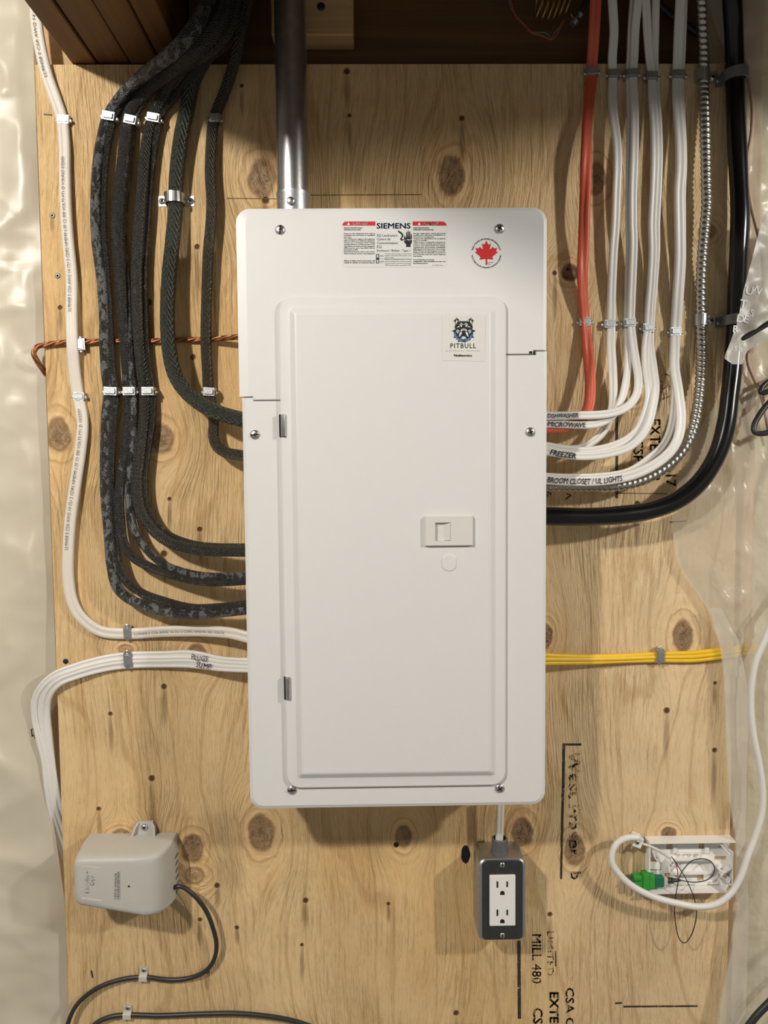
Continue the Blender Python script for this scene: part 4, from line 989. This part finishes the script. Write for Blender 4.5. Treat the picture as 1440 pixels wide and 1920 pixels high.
for i, (a, b) in enumerate(((0, 1), (1, 2), (3, 4), (4, 5))):
    e = Vector((tb[b][0]-tb[a][0], 0, tb[b][1]-tb[a][1])).normalized(); nrm = Vector((e.z, 0, -e.x))*.0024
    A_, B_ = Vector((tb[a][0], 0, tb[a][1])), Vector((tb[b][0], 0, tb[b][1])); mb = MB()
    hh = [(.013 if k in (0, 5) else .009 if k in (1, 4) else .006) for k in (a, b)]
    mb.add([(A_.x, -.0003, A_.z), (B_.x, -.0003, B_.z), (B_.x+nrm.x, -.0003, B_.z+nrm.z), (A_.x+nrm.x, -.0003, A_.z+nrm.z), (A_.x, -hh[0], A_.z), (B_.x, -hh[1], B_.z), (B_.x+nrm.x, -hh[1], B_.z+nrm.z), (A_.x+nrm.x, -hh[0], A_.z+nrm.z)], [(0,1,2,3),(4,7,6,5),(0,4,5,1),(1,5,6,2),(2,6,7,3),(3,7,4,0)])
    mb.build('tab_rib', M['device_grey'], tab)
screw_px(271, 1551, .0042, .0046, dev, 'mounting_screw', 'steel', 'black_hole', 'square', 0, .6)
fd = .0652
em = MB(); text_px(em, 'Landis+', 166, 1675, 7.5, 42, fd, -88, .015); text_px(em, 'Gyr', 176, 1661, 7.5, 20, fd, -88, .015)

em2 = MB(); em2.add([P(x, y, fd) for x, y in ((152, 1623), (188, 1627), (188, 1628), (152, 1624))], [(0,1,2,3)]); em2.add([P(x, y, fd) for x, y in ((153, 1683), (192, 1688), (192, 1689.4), (153, 1684.4))], [(0,1,2,3)])
em.v = em.v[:]; em.build('embossed_lettering', M['white_plastic'], dev); em2.build('embossed_line', M['white_plastic'], dev)
bc = MB(); poly_px(bc, [(214, 1632), (224.5, 1632.5), (225.5, 1687.5), (215.5, 1687)], fd-.001, fd); bo = bc.build('barcode_label', M['device_grey'], dev)
bc = MB(); y = 1635.0; k = 0
while y < 1686: 
    wdt = (.7, 1.6, .9, 2.2, .7, 1.2)[k % 6]; bc.add([P(xx, yy, fd+.0002) for xx, yy in ((219.4, y), (224.2, y), (224.2, y+wdt), (219.4, y+wdt))], [(0,1,2,3)]); y += wdt+(.9, .7, 1.3, .8)[k % 4]; k += 1
text_px(bc, 'LAN ID 40426678', 218, 1686, 3.4, 48, fd+.0002, -89, .005); bc.build('barcode', M['print_grey'], bo)
mb = MB(); c = P(241.5, 1662, fd); lathe(mb, c+Vector((0, .0004, 0)), (0, -1, 0), [(0, .0012), (.0006, .0012)], 10); mb.build('indicator_hole', M['black_hole'], dev)
for i in range(6):
    z_ = P(331, 1598+i*13).z; mb = bevel_box((bq[1].x-.0022, -.016, z_-.0016), (bq[1].x+.0006, -.003, z_+.0016), .0004, 1); mb.build('vent_slot', M['grey_plastic'], dev)

# ================================================================== receptacle
rec = empty('receptacle_box', P(941, 1763), 'metal box with a white duplex receptacle below the panel', 'electrical outlet')
BDp = .050
tlc = W2(896, 1611, BDp-.003); brc = W2(986, 1763, BDp-.003)
def rr(x0_, z0_, x1_, z1_, r_, d): return [(x, -d, z) for x, z in rrect(x0_, z0_, x1_, z1_, r_, 6)]
mb = MB(); x0_, z1_, x1_, z0_ = tlc[0], tlc[1], brc[0], brc[1]
rings(mb, [rr(x0_, z0_, x1_, z1_, .009, .0004), rr(x0_, z0_, x1_, z1_, .009, BDp-.006), rr(x0_+.0012, z0_+.0012, x1_-.0012, z1_-.0012, .009, BDp-.0032), rr(x0_+.0045, z0_+.0045, x1_-.0045, z1_-.0045, .007, BDp-.0015)], True, True)
mb.build('box_body', M['zinc'], rec, smooth=True, sharp=40)
t4 = W2(904, 1614, BDp); b4 = W2(980, 1761, BDp)
mb = MB(); rings(mb, [rr(t4[0], b4[1], b4[0], t4[1], .006, BDp-.002), rr(t4[0], b4[1], b4[0], t4[1], .006, BDp-.0004), rr(t4[0]+.0006, b4[1]+.0006, b4[0]-.0006, t4[1]-.0006, .0055, BDp)], True, True)
mb.build('cover_plate', M['cover_plate'], rec)
t5 = W2(918, 1642, BDp+.0024); b5 = W2(966.5, 1736, BDp+.0024)
mb = MB(); rings(mb, [rr(t5[0], b5[1], b5[0], t5[1], .0012, BDp-.001), rr(t5[0], b5[1], b5[0], t5[1], .0012, BDp+.0018), rr(t5[0]+.0006, b5[1]+.0006, b5[0]-.0006, t5[1]-.0006, .0010, BDp+.0024)], False, True)
rf = mb.build('receptacle', M['white_plastic'], rec)
fd2 = BDp+.0026
for dy in (0, 53):
    for (x, y, w_, h_) in ((932.7, 1658.5, 3.2, 12), (951, 1658, 3.0, 10.5)):
        mb = MB(); poly_px(mb, [(x-w_/2, y+dy-h_/2), (x+w_/2, y+dy-h_/2), (x+w_/2, y+dy+h_/2), (x-w_/2, y+dy+h_/2)], BDp+.001, fd2); mb.build('slot', M['black_hole'], rf)
    mb = MB(); poly_px(mb, [(942-4.2, 1678+dy)]+[(942+4.2*math.cos(PI-PI*i/8), 1674.5+dy-4*math.sin(PI*i/8)) for i in range(9)]+[(942+4.2, 1678+dy)], BDp+.001, fd2); mb.build('ground_hole', M['black_hole'], rf)
screw_px(942, 1622, BDp, .0036, rec, 'cover_screw', 'steel', 'black_hole', 'slot', 80, .4); screw_px(942, 1754, BDp, .0036, rec, 'cover_screw', 'steel', 'black_hole', 'slot', 75, .4)
c = P(937, 1601, .028); mb = MB(); zt = P(937, 1571, .028).z
lathe(mb, (c.x, -.028, z1_+.0002), (0, 0, 1), [(0, .0118), (.003, .0118), (.0034, .0108), (zt-z1_-.001, .0106), (zt-z1_, .0098), (zt-z1_, .0086), (zt-z1_-.008, .0086)], 24); mb.build('cable_connector', M['grey_plastic'], rec, smooth=True)

# ================================================================== fibre termination tray
tray = empty('fibre_tray', P(1290, 1671), 'open white plastic fibre tray with cutouts on the lower right plywood', 'junction box')
TD = .020
tl_ = P(1209, 1567, .0); br_ = P(1366, 1662, .0)
def TX(px): return P(px, 1615, .003).x
def TZ(py): return P(1285, py, .003).z
X0, X1, Z1, Z0 = TX(1211), TX(1368), TZ(1569), TZ(1662)
holes = [(1249,1260,1578,1592),(1310,1320,1578,1592),(1215,1232,1606,1616),(1247,1258,1637,1648),(1308,1320,1637,1652),(1340,1362,1607,1614),(1349,1354,1637,1642),(1346,1352,1588,1590)]
hs = [(TX(a), TX(b), TZ(d_), TZ(c_)) for a, b, c_, d_ in holes]
xs = sorted({X0, X1, *[h_[0] for h_ in hs], *[h_[1] for h_ in hs]}); zs = sorted({Z0, Z1, *[h_[2] for h_ in hs], *[h_[3] for h_ in hs]})
mb = MB()
for xa_, xb_ in zip(xs, xs[1:]):
    for za_, zb__ in zip(zs, zs[1:]):
        mx, mz = (xa_+xb_)/2, (za_+zb__)/2
        if any(h_[0] < mx < h_[1] and h_[2] < mz < h_[3] for h_ in hs): continue
        box(mb, (xa_, -.0025, za_), (xb_, -.0003, zb__))
bm = bmesh.new(); me_ = bpy.data.meshes.new('t'); me_.from_pydata(mb.v, [], mb.f); bm.from_mesh(me_); bmesh.ops.remove_doubles(bm, verts=bm.verts[:], dist=1e-6)
mb = MB(); bm.verts.index_update(); mb.add([v.co.copy() for v in bm.verts], [tuple(v.index for v in f.verts) for f in bm.faces]); bm.free(); bpy.data.meshes.remove(me_)
mb.build('base_plate', M['white_plastic'], tray)
def tbox(name, x0_, x1_, y0_, y1_, d0_, d1_, mat='white_plastic', par=None):
    a = P(x0_, y1_, .003); b = P(x1_, y0_, .003); m_ = MB(); box(m_, (a.x, -d1_, a.z), (b.x, -d0_, b.z)); return m_.build(name, M[mat], par or tray)
m_ = MB(); box(m_, (X0-.0005, -TD, Z1-.0010), (X1+.0005, -.0003, Z1+.0005)); m_.build('top_wall', M['white_plastic'], tray)
m_ = MB(); box(m_, (X0-.0005, -TD, Z0-.0005), (X1-.010, -.0003, Z0+.0010)); m_.build('bottom_wall', M['white_plastic'], tray)
m_ = MB(); box(m_, (X0-.0005, -TD*.85, TZ(1622)), (X0+.0012, -.0003, Z1-.0012)); m_.build('side_wall', M['white_plastic'], tray)
m_ = MB(); m_.add([(X1-.0012, -.0003, TZ(1652)), (X1, -.0003, TZ(1652)), (X1, -.0003, TZ(1592)), (X1-.0012, -.0003, TZ(1592)), (X1-.0012, -TD*.7, TZ(1652)), (X1, -TD*.7, TZ(1652)), (X1, -TD*.7, TZ(1592)), (X1-.0012, -TD*.7, TZ(1592))], [(0,1,2,3),(4,7,6,5),(0,4,5,1),(1,5,6,2),(2,6,7,3),(3,7,4,0)]); m_.build('side_wall', M['white_plastic'], tray)
# slanted corner ribs
for (ax, ay, bx_, by) in ((1338, 1570, 1364, 1596), (1363, 1640, 1352, 1662), (1340, 1622, 1352, 1630), (1218, 1588, 1226, 1606), (1345, 1634, 1364, 1622), (1344, 1643, 1366, 1652)):
    a = P(ax, ay, .003); b = P(bx_, by, .003); e = (b-a).normalized(); n_ = Vector((-e.z, 0, e.x))*.0007; m_ = MB()
    pts = [a+n_, b+n_, b-n_, a-n_]; rings(m_, [[(p.x, -.0025, p.z) for p in pts], [(p.x, -TD*.72, p.z) for p in pts]], True, True); m_.build('corner_rib', M['white_plastic'], tray)
for (a_, b_, c_, d_) in ((1261, 1268, 1578, 1598), (1320, 1328, 1578, 1598), (1215, 1236, 1618, 1628), (1346, 1366, 1618, 1626), (1268, 1312, 1596, 1600), (1330, 1345, 1652, 1656)): tbox('raised_tab', a_, b_, c_, d_, .0025, .006)
# oval slack ring
x0_, x1_, zt_, zb_ = TX(1249), TX(1334), TZ(1607), TZ(1634); rr_ = (zt_-zb_)/2*.999
m_ = MB(); rings(m_, [[(x, -.0025, z) for x, z in rrect(x0_, zb_, x1_, zt_, rr_, 8)], [(x, -.012, z) for x, z in rrect(x0_, zb_, x1_, zt_, rr_, 8)], [(x, -.012, z) for x, z in rrect(x0_+.0012, zb_+.0012, x1_-.0012, zt_-.0012, rr_-.0012, 8)], [(x, -.003, z) for x, z in rrect(x0_+.0012, zb_+.0012, x1_-.0012, zt_-.0012, rr_-.0012, 8)]], False, True)
m_.build('slack_ring', M['white_plastic'], tray, smooth=True, sharp=40)
c = P(1258.5, 1617, .009); m_ = MB(); lathe(m_, (c.x, -.003, c.z), (0, -1, 0), [(0, .0062), (.006, .0055), (.006, .0030), (.002, .0022)], 16); bs = m_.build('screw_boss', M['white_plastic'], tray, smooth=True, sharp=40)
m_ = MB(); lathe(m_, (c.x, -.0055, c.z), (0, -1, 0), [(0, .0016), (.0006, .0016)], 10); m_.build('boss_hole', M['black_hole'], bs)
screw_px(1284, 1613, .0036, .0032, tray, 'tray_screw', 'steel', 'black_hole', 'cross', 30, .4); screw_px(1284, 1578, .0028, .0024, tray, 'tray_screw', 'zinc', 'black_hole', 'cross', 30, .3)
for x in (1274, 1294, 1307): tbox('peg', x, x+3.5, 1599, 1603, .0025, .007, 'white_plastic')
# green coupler and its plug
gc = empty('fibre_coupler', P(1205, 1662), 'bright green fibre coupler with a dark green plug in the tray', 'connector')
def gbox(name, x0_, x1_, y0_, y1_, d0_, d1_, mat, r_=.0006):
    a = P(x0_, y1_, (d0_+d1_)/2); b = P(x1_, y0_, (d0_+d1_)/2); return bevel_box((a.x, -d1_, a.z), (b.x, -d0_, b.z), r_, 1).build(name, M[mat], gc)
cb = gbox('coupler_body', 1186, 1226, 1639, 1663, .006, .017, 'green_bright')
gbox('coupler_flange', 1203, 1215, 1635, 1666, .0055, .019, 'green_bright'); gbox('coupler_latch', 1186, 1202, 1650, 1653, .0165, .018, 'green_dark', .0003)
gbox('coupler_end', 1184.5, 1187, 1641, 1660, .007, .016, 'green_dark', .0003)
gbox('plug_body', 1226, 1243, 1642, 1661, .007, .0165, 'green_dark'); gbox('plug_nose', 1243, 1251, 1645, 1658, .008, .0155, 'device_grey')
a = P(1251, 1651, .012); b = P(1277, 1650.5, .012); m_ = MB(); L_ = (b-a).length; lathe(m_, a, (b-a), [(0, .0040), (L_*.4, .0038), (L_*.45, .0028), (L_*.75, .0024), (L_, .0011)], 12); m_.build('strain_relief', M['cord_black'], gc, smooth=True)
cable('fibre_strand', 'thin black fibre looping out of the tray and back', [(1275,1650.5,12),(1300,1654,14),(1325,1650,15),(1338,1638,14),(1339,1625,14),(1331,1614,14),(1315,1610,15),(1298,1614,17),(1284,1627,19),(1275,1642,22),(1270,1662,25),(1266,1690,26),(1265,1712,26),(1269,1745,25),(1276,1764,24),(1284,1768,24),(1293,1759,24),(1302,1737,25),(1306,1712,25),(1303,1690,24),(1295,1667,22),(1285,1646,21),(1274,1628,19),(1262,1610,17)], 'ink_black', 1.9, cat='fibre', step=.003)
cable('fibre_strand', 'thin red fibre beside the black loop in the tray', [(1259,1606,17),(1266,1616,15),(1270,1630,13),(1271,1645,12),(1270,1652,10)], 'wire_red', 1.8, cat='fibre', step=.003)
o, pa = cable('fibre_cable', 'white round cable sweeping past the tray and up the right side', [(1600,760,20),(1520,1000,20),(1478,1120,20),(1452,1155,20),(1434,1200,20),(1417,1240,19),(1409,1285,18),(1408,1335,18),(1414,1385,19),(1424,1435,20),(1430,1485,21),(1428,1525,22),(1417,1565,24),(1402,1605,27),(1389,1643,30),(1371,1674,32),(1345,1694,33),(1312,1700,34),(1272,1694,34),(1230,1683,33),(1190,1664,32),(1162,1640,31),(1148,1618,30),(1148,1598,28),(1158,1580,26),(1175,1571,24),(1196,1570,21)], 'romex_white', 12.5)
m_ = MB(); q = P(1414, 1252, .019+.0040)
cl_ = empty('cable_clamp', P(1196, 1588), 'small white clamp with a screw holding the fibre cable end', 'clamp')
c = P(1196, 1579, .016); m_ = bevel_box((-.0062, -.009, -.0072), (.0062, .009, .0072), .0012, 1); rm = Matrix.Rotation(math.radians(22), 3, 'Y')
m_.v = [rm @ v+Vector((c.x, -.0095, c.z)) for v in m_.v]; m_.build('clamp_body', M['white_plastic'], cl_); screw_px(1195, 1580, .0188, .0030, cl_, 'clamp_screw', 'zinc', 'black_hole', 'square', 10, .4)
cable('buffer_tube', 'short pale buffer tube leaving the clamp towards the tray', [(1205,1582,17),(1222,1588,16),(1240,1597,15),(1252,1606,14)], 'romex_cream', 5, cat='tube')

# ================================================================== wires in the shadow at the top right
hp = []
for i in range(150):
    t = i/149; a = t*2*PI*6.5; q = P(1000+70*t, 20+6*math.sin(t*5), .0)
    hp.append((q.x+.003*math.cos(a), -.012+.010*math.sin(a), q.z+.014*math.cos(a)))
q = P(1078, 44, .01); hp += [(q.x-.004, -.012, q.z+.008), (q.x, -.012, q.z)]
pa = Path(hp, .004, True); mb = sweep(pa, prof_round(.0010, 7)); tag(mb.build('coiled_wire', M['brass'], None, pa.p[-1], smooth=True), 'brass coloured coiled wire in the shadow above the plywood', 'wire')
cable('thin_wire', 'thin green wire drooping above the plywood', [(952,-20,6),(958,12,6),(968,30,7),(984,47,8),(994,59,8),(1008,61,8),(1024,62,8),(1035,73,8),(1038,64,8),(1048,52,8),(1056,40,6)], 'wire_green', 2.6, cat='wire', step=.003)
cable('thin_wire', 'thin red wire drooping beside the green one', [(955,-20,7),(961,14,8),(968,32,9),(985,49,10),(998,62,10),(1016,67,10),(1034,74,10),(1043,66,10),(1052,50,8),(1058,38,6)], 'wire_red', 2.4, cat='wire', step=.003)
o, pa = cable('coax_cable', 'black cable with a metal end connector above the plywood', [(1112,-25,14),(1096,8,14),(1086,26,14),(1079,40,14)], 'cord_black', 11)
mb = MB(); a = P(1088, 26, .014); b = P(1073, 46, .014); e = (b-a); L_ = e.length; lathe(mb, a, e, [(0, .0046), (L_*.2, .0046), (L_*.22, .0038), (L_*.6, .0038), (L_*.62, .0048), (L_, .0048)], 14); mb.build('end_connector', M['zinc'], o, smooth=True, sharp=40)

# ================================================================== plastic film
def lerp_tab(tab, y):
    if y <= tab[0][0]: return tab[0][1]
    for (a, va), (b, vb) in zip(tab, tab[1:]):
        if a <= y <= b: return va+(vb-va)*(y-a)/(b-a)
    return tab[-1][1]
def film(name, label, mat, xl, xr, y0_, y1_, nx, ny, depth):
    vs = []; fs = []
    for j in range(ny+1):
        y = y0_+(y1_-y0_)*j/ny; a, b = lerp_tab(xl, y), lerp_tab(xr, y)
        for i in range(nx+1):
            x = a+(b-a)*i/nx; vs.append(P(x, y, depth(x, y, i/nx)))
    for j in range(ny):
        for i in range(nx): k = j*(nx+1)+i; fs.append((k, k+1, k+nx+2, k+nx+1))
    mb = MB(); mb.add(vs, fs); o = mb.build(name, M[mat], smooth=True, sharp=180)
    return tag(o, label, 'plastic sheet')
def wr(x, y, s, ax=1.0):
    return noise.fractal(Vector((x/s*ax, y/s, 3.1)), 1.0, 2.0, 3)
def ridge(x, y, s, ax=1.0, seed=0.0):
    return 1-abs(noise.noise(Vector((x/s*ax+seed, y/s+seed, 1.7))))*2.2
edgeL = [(-60, P(0,0).x)]
plyL = [(-60, 58), (125, 65), (1920, 131), (2000, 134)]
def dl_(x, y, u):
    n = .006*wr(x, y, 140)+.005*max(0, ridge(x, y, 170, .6, 4))**3+.0012*max(0, ridge(x, y, 60, .8, 9))**4
    return -.012+(n+.003)*min(1, (1-u)*24)
film('vapour_barrier', 'wrinkled milky plastic film left of the plywood', 'film_left', [(-350, -700), (2250, -700)], [(-350, 48), (-60, 56.8), (125, 63.8), (1275, 106), (1300, 92), (1335, 80), (1400, 80), (1450, 90), (1540, 100), (1600, 109), (1690, 121.3), (1920, 129.8), (2000, 132.8), (2250, 142)], -350, 2250, 100, 320, dl_)
XLR = [(-350,1318),(-60,1318),(0,1326),(60,1344),(110,1366),(150,1396),(400,1401),(660,1398),(700,1385),(760,1340),(840,1288),(940,1262),(1000,1261),(1035,1264),(1070,1277),(1140,1326),(1215,1350),(1270,1357),(1400,1360),(1500,1366),(1570,1377),(1700,1379),(1780,1368),(1880,1348),(2000,1335),(2250,1320)]
def dr_(x, y, u):
    plyx = 1397-(y-130)*.0189
    base = .010 if x < plyx+4 else -.004
    if x < plyx+4 and y > 1180: base = .014
    if y < 690: base = -.006
    n = .007*wr(x, y, 130)+.006*max(0, ridge(x, y, 150, 1.8, 2))**3+.0025*max(0, ridge(x, y, 50, 1.2, 6))**4
    k = min(1, u*22+.12)
    return max(base+n*k, .0012 if x < plyx+6 and y > 125 else -.02)
film('vapour_barrier', 'loose translucent plastic film over the right edge of the plywood', 'film_right', XLR, [(-350, 2200), (2250, 2200)], -350, 2250, 110, 340, dr_)
def ds_(x, y, u): return .019+.004*wr(x, y, 90)+.002*math.sin(y*.02)*u
film('film_strip', 'second layer of film hanging down the lower right plywood edge', 'film_right', [(1140,1330),(1215,1352),(1270,1359),(1400,1362),(1500,1368),(1570,1380),(1700,1382),(1780,1372),(1880,1352),(2000,1339)], [(1140,1352),(1200,1385),(1300,1404),(1400,1402),(1560,1398),(1700,1404),(2000,1396)], 1140, 2000, 16, 160, ds_)
# printed flap folded over the black cable
FL = [(395,1436),(430,1424),(490,1409),(545,1394),(600,1384),(640,1370),(672,1357),(683,1374)]
FRt = [(395,1560),(620,1520),(640,1424),(660,1400),(683,1392)]
def df_(x, y, u): return .046+.006*wr(x, y, 60)+.006*u+ .010*max(0, (y-560)/130)*(1-u)
flap = film('film_flap', 'printed plastic film flap hanging in front of the thick black cable', 'film_flap', FL, FRt, 395, 683, 26, 60, df_)
mb = MB()
for s, x, y, h_, rt in (('U', 1397, 551, 15, 12), ('N', 1412, 545, 13, 35), ('T', 1386, 576, 15, 10), ('D', 1381, 603, 14, 10), ('E', 1394, 604, 14, 14), ('R', 1374, 622, 12, 8), ('S', 1406, 592, 12, 8), ('S', 1376, 657, 8, 8), ('B', 1386, 659, 8, 8)):
    vs_, fs_, wd_ = text2d(s, h_, None, .02); a = math.radians(rt); ca, sa = math.cos(a), math.sin(a)
    out = []
    for u, v in vs_:
        X_, Y_ = x+u*ca+v*sa, y+u*sa-v*ca; a_, b_ = lerp_tab(FL, Y_), lerp_tab(FRt, Y_)
        out.append(P(X_, Y_, df_(X_, Y_, (X_-a_)/(b_-a_))+.0009))
    mb.add(out, fs_)
mb.build('printed_lettering', M['ink_white'], flap)

# staples left in film and plywood
for (px, py, d, rot, lb_) in ((60, 1374, -.006, 85, 'small dark staple in the left plastic film'), (173, 1826, .0, 80, 'small dark staple in the plywood above the bottom cord'), (90, 215, .0, 5, 'rusty staple beside the cream cable staple')):
    c = P(px, py, d); mb = MB(); a = math.radians(rot); u = Vector((math.cos(a), 0, -math.sin(a)))*.005; v = Vector((math.sin(a), 0, math.cos(a)))*.0006
    pts = [c-u-v, c+u-v, c+u+v, c-u+v]; rings(mb, [[p+Vector((0, -.0001, 0)) for p in pts], [p+Vector((0, -.0012, 0)) for p in pts]], True, True)
    for e_ in (-1, 1):
        q = c+u*e_*.9; box(mb, (q.x-.0005, -d-.001-.0, q.z-.0005), (q.x+.0005, -d+.003, q.z+.0005))
    tag(mb.build('wire_staple', M['dark_metal'], loc=c), lb_, 'staple')

for o in bpy.data.objects:
    if '_w' in o: del o['_w']
